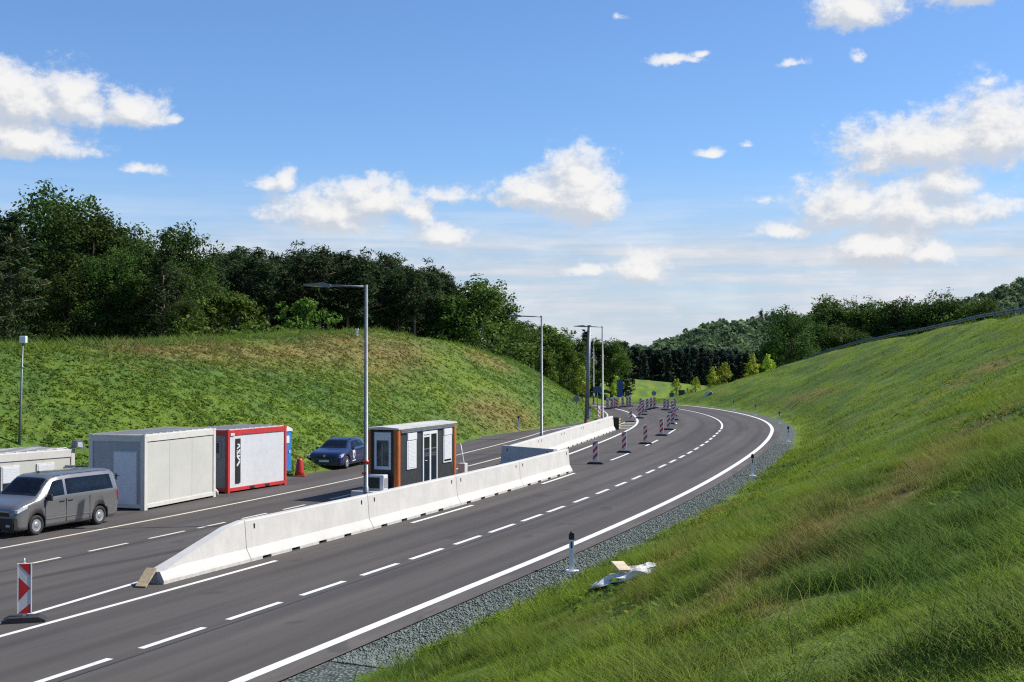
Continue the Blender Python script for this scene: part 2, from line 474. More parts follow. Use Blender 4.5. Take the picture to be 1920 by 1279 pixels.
# ------------------------------------------------------------------ world, sun, camera
SUN = Vector((.985*math.cos(R(45)), .17*math.cos(R(45)), math.sin(R(45)))).normalized()
az = math.atan2(SUN.x, SUN.y); el = math.asin(SUN.z)
w = bpy.data.worlds.new('World'); SC.world = w; w.use_nodes = True
def build_world():
    t = w.node_tree; t.nodes.clear(); N = NT(t)
    out = N.n('ShaderNodeOutputWorld'); bg = N.n('ShaderNodeBackground'); N.link(bg.outputs[0], out.inputs[0])
    bg.inputs[1].default_value = .10
    sky = N.n('ShaderNodeTexSky', sky_type='NISHITA'); sky.sun_disc = False
    sky.sun_elevation = el; sky.sun_rotation = az
    sky.air_density = 1.0; sky.dust_density = .2; sky.ozone_density = 3.0
    dirv = N.n('ShaderNodeTexCoord').outputs['Generated']
    sp = N.n('ShaderNodeSeparateXYZ'); N.link(dirv, sp.inputs[0])
    azn = N.math('ARCTAN2', sp.outputs[0], sp.outputs[1])
    eln = N.math('ARCSINE', sp.outputs[2])
    cb = N.n('ShaderNodeCombineXYZ'); N.link(azn, cb.inputs[0]); N.link(eln, cb.inputs[1])
    P0 = cb.outputs[0]
    blobs = [(55,212,100,40,0),(130,205,70,46,0),(0,200,60,38,0),(250,220,62,30,0),(322,236,26,12,.35),
        (60,282,92,32,0),(15,270,50,28,.1),(265,330,75,14,.45),(500,345,58,18,.4),(536,340,26,24,.1),
        (620,392,110,42,.05),(690,372,80,38,0),(780,390,40,28,.2),(640,415,70,24,.25),(840,362,90,24,.4),(828,434,62,24,.2),
        (1010,356,80,32,0),(1082,345,66,58,-.1),(1122,374,40,32,-.1),(1050,372,80,24,0),
        (1205,497,50,30,.05),(1098,504,46,15,.25),(1265,112,66,12,.25),(1318,103,28,9,.25),(1478,129,58,11,.4),(1610,121,22,16,.4),
        (1333,289,42,10,.3),(1402,276,32,11,.5),(1612,28,80,36,.05),(1840,12,120,28,.05),(1560,25,30,16,.2),
        (1740,280,150,46,.0),(1858,262,90,60,-.05),(1640,315,80,28,.25),
        (1585,385,85,46,.0),(1700,388,90,50,.02),(1770,352,75,36,.1),(1800,405,90,32,.1),
        (1655,465,82,38,-.05),(1740,482,50,24,.1),(1460,432,100,24,.4),(1430,375,60,20,.55),(1160,28,26,16,.5),(1855,178,50,14,.5)]
    g = bpy.data.node_groups.new('cloud_density', 'ShaderNodeTree')
    g.interface.new_socket('P', in_out='INPUT', socket_type='NodeSocketVector')
    g.interface.new_socket('D', in_out='OUTPUT', socket_type='NodeSocketFloat')
    gn = NT(g); gi = gn.n('NodeGroupInput'); go = gn.n('NodeGroupOutput')
    P = gi.outputs[0]
    # ragged edges: domain shifted by turbulence
    nz = gn.n('ShaderNodeTexNoise'); nz.inputs['Scale'].default_value = 34; nz.inputs['Detail'].default_value = 5; nz.inputs['Roughness'].default_value = .6
    gn.link(gn.vmath('MULTIPLY', P, (1, 1.35, 1)), nz.inputs['Vector'])
    wv = gn.vmath('MULTIPLY_ADD', gn.vmath('SUBTRACT', nz.outputs['Color'], (.5,.5,.5)), (.017,.013,0), P)
    cur = None
    for (px, py, rx, ry, bias) in blobs:
        u = math.atan((px-960)/F); v = math.atan((YH-py-ry*.38)/F)
        sx, sy = F/(rx*1.38), F/(ry*1.9)
        q = gn.vmath('MULTIPLY_ADD', wv, (sx, sy, 0), (-u*sx, -v*sy, 0))
        q = gn.vmath('MAXIMUM', q, gn.vmath('MULTIPLY', q, (-1, -1.75, 0)))      # flat bases, billowing tops
        l = gn.vmath('LENGTH', q)
        if bias: l = gn.math('ADD', l, bias)
        cur = l if cur is None else gn.math('SMOOTH_MIN', cur, l, .18)
    n2 = gn.noise(gn.vmath('MULTIPLY', P, (1, 1.25, 1)), 62, 9, .66)
    n3 = gn.noise(gn.vmath('MULTIPLY', P, (1, 1.3, 1)), 22, 3, .5)
    d = gn.math('SUBTRACT', 1.0, cur)
    d = gn.math('ADD', d, gn.math('MULTIPLY_ADD', n2, 1.25, -.66))
    d = gn.math('ADD', d, gn.math('MULTIPLY_ADD', n3, .7, -.35))
    gn.link(d, go.inputs[0])
    def inst(vec):
        x = N.n('ShaderNodeGroup'); x.node_tree = g; N.link(vec, x.inputs[0]); return x.outputs[0]
    D0 = inst(P0)
    D1 = inst(N.vmath('ADD', P0, (.0055, .0105, 0)))
    mask = N.ramp(D0, -.02, .38)
    lit = N.math('SUBTRACT', D0, D1)
    lit = N.ramp(lit, -.30, .42)
    ccol = N.mix(lit, (4.55,4.85,5.35), (6.9,6.85,6.8))
    # low stratus towards the horizon: a flat layered deck broken into long streaks
    st = N.noise(N.vmath('MULTIPLY', P0, (5, 70, 1)), 1.0, 6, .6)
    st2 = N.noise(N.vmath('MULTIPLY', P0, (14, 34, 1)), 1.0, 5, .6)
    cr = N.n('ShaderNodeFloatCurve')
    c_ = cr.mapping.curves[0]
    pts = [(0,.92),(.016/.15,.94),(.030/.15,.94),(.043/.15,.90),(.050/.15,.85),(.058/.15,.85),(.068/.15,.88),(.080/.15,.90),(.090/.15,.72),(.105/.15,.42),(.125/.15,.16),(1,0)]
    c_.points[0].location = pts[0]; c_.points[1].location = pts[-1]
    for q in pts[1:-1]: c_.points.new(*q)
    cr.mapping.update()
    N.link(N.math('DIVIDE', N.math('ADD', eln, N.math('MULTIPLY_ADD', st2, .016, -.008)), .15, clamp=True), cr.inputs['Value'])
    lay = N.math('MULTIPLY', cr.outputs[0], N.math('ADD', N.ramp(st, .34, .62, .66, 1.12), N.math('MULTIPLY_ADD', st2, .4, -.2)), clamp=True)
    skyt = N.vmath('MULTIPLY', sky.outputs[0], (.72,.905,1.16))
    skyc = N.mix(lay, skyt, N.mix(N.math('ADD', N.ramp(st, .38, .62, 0, .6), N.ramp(st2, .42, .66, 0, .5), clamp=True), (4.0,4.5,5.3), (5.7,5.9,6.25)))
    mask = N.math('MULTIPLY', mask, N.ramp(D0, .0, .75, .55, 1.0))
    fin = N.mix(mask, skyc, ccol)
    N.link(fin, bg.inputs[0])
build_world()

L = bpy.data.lights.new('sun', 'SUN'); L.energy = 5.0; L.angle = R(.53); L.color = (1, .95, .87)
lo = bpy.data.objects.new('sun', L); COL.objects.link(lo); lo.rotation_euler = SUN.to_track_quat('Z', 'Y').to_euler(); lo.location = (60, 10, 60)
cam = bpy.data.cameras.new('camera'); co = bpy.data.objects.new('camera', cam); COL.objects.link(co)
cam.sensor_width = 36; cam.lens = 36*F/1920; cam.clip_start = .1; cam.clip_end = 6000
co.location = (0, 0, CAMH); co.rotation_euler = (R(90)+math.atan((YH-639.5)/F), 0, 0)
SC.camera = co
SC.render.engine = 'CYCLES'
SC.view_settings.view_transform = 'Standard'; SC.view_settings.look = 'None'
SC.view_settings.exposure = .42; SC.view_settings.gamma = 1
SC.cycles.use_denoising = False; SC.cycles.filter_width = 1.2; SC.cycles.max_bounces = 6; SC.cycles.transparent_max_bounces = 4

# ------------------------------------------------------------------ dry / tone fields of the meadow
BROWN = [tuple(float(v[0]) for v in project(*[[c] for c in ray(p, q)])) + (r,) for p, q, r in [(930,770,3.4),(965,785,2.8),(900,765,2.4),(950,778,2.6),(640,652,5),(720,660,5.5),(560,660,5),(470,660,5),(370,660,4.5),(290,660,3),(660,640,4),(760,660,3),(900,670,2.4),(935,682,2.0),
                                           (1500,745,2.2),(1530,738,2.2),(1560,1000,1.3),(1640,950,1.3),(1700,920,1.4),(1400,1090,.8),(1480,1050,1.1),(1330,1150,.6),(1300,1000,1.2),(1250,1060,.9),(1740,880,1.3),(1420,930,1.2),(1350,960,1.3),(1860,690,2.4),(1800,720,1.8),(1180,1150,.4),(1560,1080,.5),(1350,960,1.0)]]
def fields(x, y):
    n = fbm(x*.16+3, y*.16+8, 4); n2 = fbm(x*.8, y*.8+30, 3); n3 = fbm(x*2.3+9, y*2.3, 3)
    dry = sstep(.55, .75, n*.6+n2*.4)*.22
    s, d = project(x, y)
    for bs, bd, br in BROWN:
        dd = np.hypot((s-bs)/(1.9*br), (d-bd)/(.5*br))
        dry = np.maximum(dry, np.exp(-dd**2)*(.24+1.05*(n3*.6+n2*.4-.15)))
    tone = sstep(.25, .78, fbm(x*.22+50, y*.22, 4)*.45 + n3*.3 + n2*.25)
    patch = sstep(.34, .66, fbm(x*.75+11, y*.75+4, 3))
    tone = np.where(d > 0, .14+tone*.60, np.clip(.18+tone*.45+patch*.55, 0, 1))
    dry = np.where(d < 0, np.maximum(dry, .55*sstep(.62, .80, fbm(x*1.1+31, y*.9+7, 4))), dry)
    # taller, bluer grass close to the photographer's side of the bank
    near = np.exp(-(np.hypot(x-5, y-8)/17.0)**2)
    tone = tone*(1-.30*near)
    return np.clip(dry, 0, .9), np.clip(tone, 0, 1)

# ------------------------------------------------------------------ ground sheet
def axis(lo, hi, knots):
    out = [lo]
    while out[-1] < hi:
        out.append(out[-1] + np.interp(out[-1], [k[0] for k in knots], [k[1] for k in knots]))
    return np.array(out)
gx = axis(-3000, 3000, [(-3000,400),(-300,25),(-90,2.2),(-40,.9),(50,.9),(90,2.2),(300,20),(3000,400)])
gy = axis(-400, 4000, [(-400,60),(-30,5),(0,.9),(115,.9),(190,1.6),(300,6),(700,25),(4000,500)])
GX, GY = np.meshgrid(gx, gy)
GZ = terrain(GX, GY)
nx, ny = len(gx), len(gy)
idx = np.arange(nx*ny).reshape(ny, nx)
fc = np.stack([idx[:-1,:-1], idx[:-1,1:], idx[1:,1:], idx[1:,:-1]], -1).reshape(-1, 4)
dry, tone = fields(GX.ravel(), GY.ravel())
tag(np_mesh('ground', np.stack([GX.ravel(), GY.ravel(), GZ.ravel()], 1), fc, M['ground'], attrs={'dry': dry, 'tone': tone}, smooth=True), kind='structure')

def strip(name, d0, d1, s0, s1, zoff, mat, step=1.0, uv=False, cols=1):
    """sheet between two offsets along the road; d0, d1 numbers or functions of s"""
    ss = np.arange(s0, s1+1e-6, step)
    if ss[-1] < s1-1e-6: ss = np.append(ss, s1)
    A = d0(ss) if callable(d0) else np.full_like(ss, d0); B = d1(ss) if callable(d1) else np.full_like(ss, d1)
    V = []; UV = []
    for k in range(cols+1):
        D = A + (B-A)*k/cols
        x, y = sd(ss, D); V.append(np.stack([x, y, base_z(y)+zoff], 1)); UV.append(np.stack([ss, D], 1))
    return np.concatenate(V), np.concatenate(UV), len(ss), cols
def strip_faces(n, cols, off=0):
    i = np.arange((cols+1)*n).reshape(cols+1, n)+off
    return np.stack([i[:-1,:-1], i[:-1,1:], i[1:,1:], i[1:,:-1]], -1).reshape(-1, 4)

V, UV, n, c = strip('road', dg, lambda s: np.full_like(s, -.62), -60, 330, 0.0, None, 1.0, cols=12)
road = np_mesh('road', V, strip_faces(n, c), M['asphalt'], smooth=True)
uvl = road.data.uv_layers.new(name='sd')
li = np.empty(len(road.data.loops), np.int32); road.data.loops.foreach_get('vertex_index', li)
uvl.data.foreach_set('uv', UV[li].astype(np.float32).ravel())
tag(road, kind='structure')
# the right shoulder: gravel, with the asphalt edge standing a few centimetres above it
ss = np.arange(-60, 240, 1.0)
wob = lambda s: -2.05 - .55*(fbm(s*.45, s*0+3)-.5)*2
V, UV, n, c = strip('g', lambda s: np.full_like(s, -.60), wob, -60, 240, -.03, None, 1.0, cols=6)
V[:, 2] -= np.clip((-UV[:, 1]-.6)*.03, 0, .1); V[n*6:, 2] -= .1
V[:n, 2] -= .0
tag(np_mesh('gravel_shoulder', V, strip_faces(n, c), M['gravel'], smooth=True), kind='structure')

# loose stones
N_ST = 26000
s_ = 2 + 60*rng.random(N_ST)**1.7; d_ = -(.66 + 1.55*rng.random(N_ST)**.9)
x, y = sd(s_, d_); sz = .012+.022*rng.random(N_ST)
oct_ = np.array([(1,0,0),(-1,0,0),(0,1,0),(0,-1,0),(0,0,1),(0,0,-1)], float)
of = np.array([(0,2,4),(2,1,4),(1,3,4),(3,0,4),(2,0,5),(1,2,5),(3,1,5),(0,3,5)])
vv = oct_[None]*(sz[:, None, None]*(.6+.8*rng.random((N_ST, 6, 1))))*np.array([1.2,1,.8])
an = rng.random(N_ST)*6.28
ca, sa = np.cos(an)[:, None], np.sin(an)[:, None]
vx = vv[:,:,0]*ca - vv[:,:,1]*sa; vy = vv[:,:,0]*sa + vv[:,:,1]*ca
zst = base_z(y)-.03-np.clip((-d_-.6)*.03, 0, .1)+sz*.45
vv = np.stack([vx+x[:, None], vy+y[:, None], vv[:,:,2]+zst[:, None]], -1).reshape(-1, 3)
ff = (of[None]+6*np.arange(N_ST)[:, None, None]).reshape(-1, 3)
tag(np_mesh('gravel', vv, ff, M['stone'], attrs={'rnd': np.repeat(rng.random(N_ST), 6)}), kind='stuff')

# ------------------------------------------------------------------ road markings
def e1(s): return np.interp(s, [-60,0,24,52,70,95,130,300], [2.95,2.97,3.15,3.4,3.7,3.75,3.6,3.6])
def e2(s): return np.interp(s, [-60,0,22,49,72,95,130,300], [6.05,6.08,6.3,6.52,7.0,7.2,7.0,7.0])
def e3(s): return np.interp(s, [40,48.5,56.5,70.5,95,112,135,300], [9.35,9.54,9.86,10.25,10.65,10.2,9.6,9.4])
def eD(s): return np.interp(s, [-60,8,22,40,48,75,92], [11.7,11.75,12.0,12.35,12.46,12.3,11.2])
def eL(s): return np.interp(s, [-60,10,18.5,34,48.5,72.5,92.5,116,300], [14.4,14.44,14.5,14.86,15.3,16.0,13.4,12.1,11.6])
def eA(s): return np.interp(s, [-60,-2,2,7,15,30], [6.25,6.6,6.98,7.44,8.1,9.3])
PV = []; PF = []; off = 0
def paint(dl, dr, s0, s1, z=.004, step=1.0):
    global off
    V, UV, n, c = strip('p', dl, dr, s0, s1, z, None, step)
    PV.append(V); PF.append(strip_faces(n, c, off)); off += len(V)
def line(fn, s0, s1, wd): paint(lambda s: fn(s)+wd/2, lambda s: fn(s)-wd/2, s0, s1)
line(lambda s: s*0, -60, 240, .24)
line(e2, -40, 11, .14); line(eA, -40, 9, .14)
def sof(px, py):
    x, y = G(px, py); s, d = project([x], [y]); return float(s[0])
for a, b in [((45,1279),(197,1232)),((252,1213),(382,1175)),((420,1160),(527,1128)),((560,1115),(648,1089)),((676,1078),(749,1056)),((770,1048),(831,1028)),
             ((848,1020),(903,1004)),((918,998),(965,982)),((978,977),(1018,964))]:
    line(e1, sof(*a), sof(*b), .15)
s0 = sof(1028, 960)
s_a = s0
while s_a < 78:
    line(e1, s_a, s_a+1.9, .15); s_a += 3.15
line(e1, 79, 150, .15)
for a, b in [((775,980),(890,947)),((1017,907),(1080,887)),((1148,863),(1180,850)),((1212,836),(1236,825)),((1252,813),(1262,805))]:
    line(e2, sof(*a), sof(*b), .14)
line(e3, 42, 200, .18)
PVw, PFw = PV, PF
tag(np_mesh('road_marking', np.concatenate(PV), np.concatenate(PF), M['paint']), kind='structure')
PV = []; PF = []; off = 0
for a, b in [((58,1055),(122,1045)),((165,1033),(244,1018)),((276,1009),(346,995)),((374,990),(428,979)),((455,972),(503,962)),((530,955),(572,946))]:
    line(eD, sof(*a), sof(*b), .12)
sa_ = sof(58,1055)
for k in range(8): line(eD, sa_-2.6*(k+1), sa_-2.6*(k+1)+1.3, .12)
line(eD, 24.6, 88, .13); line(eL, -40, 140, .13)
# hatched gore between the two carriageways beyond the second barrier
for k in range(6):
    s1_ = 76+k*2.6
    paint(lambda s: eD(s)-.15, lambda s: e3(s)+.15, s1_, s1_+.5)
tag(np_mesh('worn_road_marking', np.concatenate(PV), np.concatenate(PF), M['paint_y']), kind='structure')
PV = []; PF = []; off = 0
paint(lambda s: e1(s)-.26, lambda s: e1(s)-.31, -60, 150, .003)
paint(lambda s: eD(s)-.2, lambda s: eD(s)-.25, -60, 60, .003)
tag(np_mesh('road_seam', np.concatenate(PV), np.concatenate(PF), M['seam']), kind='structure')

# ------------------------------------------------------------------ grass
def blades(name, x, y, h, wd, lean, seg=1, extra=None, drymul=1.0, kind='stuff', sink=.02):
    n = len(x); z = terrain(x, y)-sink
    a = rng.random(n)*6.283
    ca, sa = np.cos(a), np.sin(a)
    b = rng.random(n)*6.283
    lx = np.cos(b)*lean*h; ly = np.sin(b)*lean*h
    dry, tone = fields(x, y)
    r = rng.random(n)
    dry = np.clip(dry*drymul*(.4+1.2*rng.random(n)) + (r > .95)*.6, 0, 1)
    if seg == 1:
        V = np.empty((n, 3, 3))
        V[:,0] = np.stack([x-ca*wd/2, y-sa*wd/2, z], 1); V[:,1] = np.stack([x+ca*wd/2, y+sa*wd/2, z], 1)
        V[:,2] = np.stack([x+lx, y+ly, z+h], 1)
        Fc = np.arange(n*3).reshape(n, 3); k = 3
    else:
        V = np.empty((n, 5, 3)); k = 5
        V[:,0] = np.stack([x-ca*wd/2, y-sa*wd/2, z], 1); V[:,1] = np.stack([x+ca*wd/2, y+sa*wd/2, z], 1)
        V[:,2] = np.stack([x+lx*.35+ca*wd*.4, y+ly*.35+sa*wd*.4, z+h*.62], 1)
        V[:,3] = np.stack([x+lx*.35-ca*wd*.4, y+ly*.35-sa*wd*.4, z+h*.62], 1)
        V[:,4] = np.stack([x+lx, y+ly, z+h], 1)
        i = np.arange(n)*5
        Fc = np.concatenate([np.stack([i,i+1,i+2],1), np.stack([i,i+2,i+3],1), np.stack([i+3,i+2,i+4],1)])
    o = np_mesh(name, V.reshape(-1, 3), Fc, M['blade'], attrs={'dry': np.repeat(dry, k), 'tone': np.repeat(tone, k), 'rnd': np.repeat(rng.random(n), k)})
    tag(o, kind=kind)
    return o

def in_view(x, y, m=60, ml=None):
    px = 960+F*x/np.maximum(y, .1); z = terrain(x, y, False); py = YH+F*(CAMH-z)/np.maximum(y, .1)
    return (y > 3) & (px > -(ml or m)) & (px < 1920+m) & (py < 1279+m*4)

def scatter(n, x0, x1, y0, y1): return x0+(x1-x0)*rng.random(n), y0+(y1-y0)*rng.random(n)
def bank_right(x, y, lo=2.0, hi=24):
    s, d = project(x, y); e = -d
    return (e > lo - .15 + .7*(fbm(x*1.1, y*1.1, 3)-.4)) & (e < hi)
# close by: single bent blades
x, y = scatter(1300000, -3, 14, 2.4, 24)
k = in_view(x, y) & bank_right(x, y) & (rng.random(len(x)) < np.clip(11/np.maximum(y, 1), .2, 1)); x, y = x[k], y[k]
g = fbm(x*1.5, y*1.5+70, 4)
blades('grass', x, y, (.045+.20*sstep(.42, .78, g))*(.45+1.0*rng.random(len(x))), .004+.0035*rng.random(len(x)), 1.15, 2)
x, y = scatter(600000, -5, 26, 18, 48)
k = in_view(x, y) & bank_right(x, y) & (rng.random(len(x)) < np.clip(22/y, .2, 1)); x, y = x[k], y[k]
g = fbm(x*1.2, y*1.2+70, 4)
blades('grass', x, y, (.045+.20*sstep(.42, .78, g))*(.45+1.0*rng.random(len(x))), .009+.009*rng.random(len(x)), 1.1, 1)
x, y = scatter(520000, 6, 60, 46, 190)
k = in_view(x, y) & bank_right(x, y) & (rng.random(len(x)) < np.clip(60/y, .2, 1)); x, y = x[k], y[k]
g = fbm(x*.8, y*.8+70, 4)
blades('grass', x, y, (.05+.20*sstep(.40, .8, g))*(.5+.9*rng.random(len(x))), .022+.022*rng.random(len(x)), 1.0, 1)
# lush weeds along the gravel
x, y = scatter(190000, -6, 26, 14, 110)
s, d = project(x, y)
k = in_view(x, y) & (-d > 1.75) & (-d < 4.6) & (fbm(x*.8+5, y*.8, 3) > .44) & (rng.random(len(x)) < np.clip(24/y, .15, 1)); x, y = x[k], y[k]
blades('weed', x, y, .12+.28*rng.random(len(x)), .02+.03*rng.random(len(x)), .7, 1, drymul=.4)
# long stalks
x, y = scatter(5200, -2, 14, 5, 34); k = in_view(x, y) & bank_right(x, y, 2.6); x, y = x[k], y[k]
blades('stalk', x, y, .22+.2*rng.random(len(x)), np.full(len(x), .006), .8, 2, drymul=2)
# left bank
x, y = scatter(900000, -60, 14, 30, 185)
s, d = project(x, y); t = d-dg(s)
k = in_view(x, y, ml=420) & (t > .0) & (t < 34) & (rng.random(len(x)) < np.clip(58/y, .25, 1)*np.where(t > 17, .4, 1)); x, y = x[k], y[k]
k = rng.random(len(x)) < .5; x, y = x[k], y[k]
s, d = project(x, y); crest = sstep(.7, 1.0, (d-dg(s))/np.interp(s, [84, 108], [15, 9.5]))
g = fbm(x*.55, y*.55+70, 4)
blades('grass', x, y, (.02+.34*np.clip(g-.22, 0, 1)+crest*.28*sstep(.4, .7, g))*(.6+.8*rng.random(len(x))), .035+.04*rng.random(len(x)), 1.0, 1)

def clumps(name, x, y, per, rad, leaf, hgt):
    """low leafy weeds: clumps of small leaves lying over the ground"""
    n = len(x); m = n*per
    rr = np.repeat(rad, per)
    a = rng.random(m)*6.283; q = rr*rng.random(m)**.6
    px = np.repeat(x, per)+q*np.cos(a); py = np.repeat(y, per)+q*np.sin(a)
    dome = np.sqrt(np.clip(1-(q/rr)**2, 0, 1))
    pz = np.repeat(terrain(x, y), per)+np.repeat(hgt, per)*dome*(.35+.65*rng.random(m))-.02
    # follow the slope from the clump centre
    e = .25; gxx = (terrain(x+e, y)-terrain(x-e, y))/(2*e); gyy = (terrain(x, y+e)-terrain(x, y-e))/(2*e)
    pz += np.repeat(gxx, per)*(px-np.repeat(x, per)) + np.repeat(gyy, per)*(py-np.repeat(y, per))
    P = np.stack([px, py, pz], 1)
    nr = rng.normal(size=(m, 3))*.6; nr[:, 2] += 1.2; nr[:, 0] += .5*np.cos(a)*q/rr; nr[:, 1] += .5*np.sin(a)*q/rr
    nr /= np.linalg.norm(nr, axis=1)[:, None]
    A = np.cross(nr, rng.normal(size=(m, 3))); A /= np.linalg.norm(A, axis=1)[:, None]; B = np.cross(nr, A)
    s = leaf*(.6+.8*rng.random(m))*np.repeat(.8+.5*rng.random(n), per); A *= s[:, None]; B *= s[:, None]*.62
    V = np.stack([P-A*.5, P-B*.5, P+A*.5, P+B*.5], 1).reshape(-1, 3)
    dry, tone = fields(x, y)
    tone = np.clip(tone+.4*(rng.random(n)-.5), 0, 1); dry = np.clip(dry*1.0+(rng.random(n) > .94)*.35, 0, .9)
    rp = lambda v: np.repeat(v, per*4)
    tag(np_mesh(name, V, np.arange(m*4).reshape(m, 4), M['blade'], attrs={'dry': rp(dry), 'tone': rp(tone), 'rnd': np.repeat(rng.random(m), 4)}), kind='stuff')
x, y = scatter(300000, -60, 14, 30, 185)
s, d = project(x, y); t_ = d-dg(s)
k = in_view(x, y, ml=420) & (t_ > .1) & (t_ < 30) & (rng.random(len(x)) < np.clip(62/y, .3, 1)*np.clip(.35+1.3*(fbm(x*.3+9, y*.3, 3)-.2), 0, 1)); x, y = x[k], y[k]
clumps('weed', x, y, 9, .10+.20*rng.random(len(x))**2, .12, .04+.16*rng.random(len(x))**2.5)
x, y = scatter(110000, 1, 55, 12, 170)
k = in_view(x, y) & bank_right(x, y, 2.2) & (rng.random(len(x)) < np.clip(30/y, .2, 1)*np.clip(2.8*(fbm(x*.45+2, y*.45, 3)-.50), 0, 1)); x, y = x[k], y[k]
clumps('weed', x, y, 11, .10+.22*rng.random(len(x))**2, .09, .06+.16*rng.random(len(x))**2)
s_ = 3+52*rng.random(9000)**1.4; d_ = -(1.8+2.4*rng.random(9000)); x, y = sd(s_, d_)
k = in_view(x, y) & (fbm(x*.7+5, y*.7, 3) > .46); x, y = x[k], y[k]
clumps('weed', x, y, 16, .08+.16*rng.random(len(x)), .055, .10+.18*rng.random(len(x)))

# ------------------------------------------------------------------ vehicles
class Car:
    """lofted car body; x runs from the nose (0) to the tail, y is half width, z up"""
    def __init__(self, st): self.st = np.array(st, float)      # x, zb, zbelt, zroof, w_low, w_belt, w_roof
    def at(self, x): return [float(np.interp(x, self.st[:,0], self.st[:,k])) for k in range(1, 7)]
    def ring(self, x):
        zb, ze, zr, wl, wb, wr = self.at(x)
        zm = zb+(ze-zb)*.45
        return [(0,zb),(wl*.9,zb),(wl*.985,zb+.05),(wl,zb+.16),(wl*1.012,zm),(wb*1.004,ze-.07),(wb,ze),
                (wb+(wr-wb)*.12, ze+(zr-ze)*.12),(wr+(wb-wr)*.10, zr-(zr-ze)*.16),(wr*.90,zr-(zr-ze)*.045),(wr*.6,zr-.004),(0,zr)]
    def body(self, name, mat, parent, wheels, wr):
        xs = []
        st = self.st[:,0]
        for a, b in zip(st, st[1:]):
            k = max(1, int(round((b-a)/.16)))
            xs += [a+(b-a)*j/k for j in range(k)]
        xs.append(st[-1])
        rings = []
        for x in xs:
            h = self.ring(x); rings.append([(x, y, z) for y, z in h] + [(x, -y, z) for y, z in h[-2:0:-1]])
        n = len(rings[0]); V = [p for r_ in rings for p in r_]
        bm = bmesh.new(); vs = [bm.verts.new(p) for p in V]
        for i in range(len(rings)-1):
            for j in range(n):
                f = bm.faces.new([vs[i*n+j], vs[i*n+(j+1)%n], vs[(i+1)*n+(j+1)%n], vs[(i+1)*n+j]]); f.smooth = True
        bm.faces.new([vs[j] for j in range(n)]); bm.faces.new([vs[(len(rings)-1)*n+j] for j in range(n)][::-1])
        bmesh.ops.recalc_face_normals(bm, faces=bm.faces)
        me = bpy.data.meshes.new(name); bm.to_mesh(me); bm.free(); me.materials.append(mat); me.materials.append(M['black'])
        o = bpy.data.objects.new(name, me); COL.objects.link(o)
        # wheel arches cut out of the sides
        mb = MB()
        for x in wheels:
            for s in (1, -1):
                mb.lathe([(wr*1.2, -.28), (wr*1.2, .32)], 'y', 28, (x, s*.93*self.st[:,4].max(), wr))
        cut = mb.build('cutter', M['black'])
        md = o.modifiers.new('b', 'BOOLEAN'); md.object = cut; md.operation = 'DIFFERENCE'; md.solver = 'EXACT'
        dg_ = bpy.context.evaluated_depsgraph_get(); dg_.update()
        me2 = bpy.data.meshes.new_from_object(o.evaluated_get(dg_)); o.modifiers.clear(); o.data = me2; me2.name = name
        bpy.data.objects.remove(cut); bpy.data.meshes.remove(me)
        o.parent = parent
        return o
    def side(self, name, poly_top, poly_bot, x0b, x1b, x0t, x1t, mat, parent, s=1, n=10, off=.007):
        """pane on the side between belt (0) and roof edge (1): bottom edge x0b-x1b, top edge x0t-x1t"""
        bm = bmesh.new(); rows = []
        for j in range(5):
            v = poly_bot+(poly_top-poly_bot)*j/4; row = []
            for i in range(n+1):
                u = i/n; x = (x0b+(x0t-x0b)*j/4)*(1-u)+(x1b+(x1t-x1b)*j/4)*u
                zb, ze, zr, wl, wb, wr = self.at(x)
                pts = [(wb,ze,0),(wb+(wr-wb)*.12, ze+(zr-ze)*.12,.12),(wr+(wb-wr)*.10, zr-(zr-ze)*.16,.84),(wr*.9,zr-(zr-ze)*.045,.955)]
                vs_ = [p[2] for p in pts]
                row.append(bm.verts.new((x, s*(np.interp(v, vs_, [p[0] for p in pts])+off), np.interp(v, vs_, [p[1] for p in pts])+.001)))
            rows.append(row)
        for A, B in zip(rows, rows[1:]):
            for i in range(n):
                f = bm.faces.new([A[i],A[i+1],B[i+1],B[i]]); f.smooth = True
        r = bmesh.ops.solidify(bm, geom=bm.faces[:], thickness=.004)
        bmesh.ops.recalc_face_normals(bm, faces=bm.faces)
        me = bpy.data.meshes.new(name); bm.to_mesh(me); bm.free(); me.materials.append(mat)
        o = bpy.data.objects.new(name, me); COL.objects.link(o); o.parent = parent; return o
    def top(self, name, x0, x1, f0, f1, mat, parent, n=8, off=.008):
        """pane over the upper surface (windscreen, tailgate glass) from x0 to x1"""
        bm = bmesh.new(); rows = []
        for j in range(n+1):
            x = x0+(x1-x0)*j/n; fr = f0+(f1-f0)*j/n
            zb, ze, zr, wl, wb, wr = self.at(x); row = []
            for i in range(-6, 7):
                y = i/6*fr*wr
                z = np.interp(abs(y), [0, wr*.6, wr*.9, wr+(wb-wr)*.1], [zr, zr-.004, zr-(zr-ze)*.045, zr-(zr-ze)*.16])
                row.append(bm.verts.new((x-off*.7, y, z+off)))
            rows.append(row)
        for A, B in zip(rows, rows[1:]):
            for i in range(12):
                f = bm.faces.new([A[i],A[i+1],B[i+1],B[i]]); f.smooth = True
        bmesh.ops.solidify(bm, geom=bm.faces[:], thickness=.004)
        bmesh.ops.recalc_face_normals(bm, faces=bm.faces)
        me = bpy.data.meshes.new(name); bm.to_mesh(me); bm.free(); me.materials.append(mat)
        o = bpy.data.objects.new(name, me); COL.objects.link(o); o.parent = parent; return o

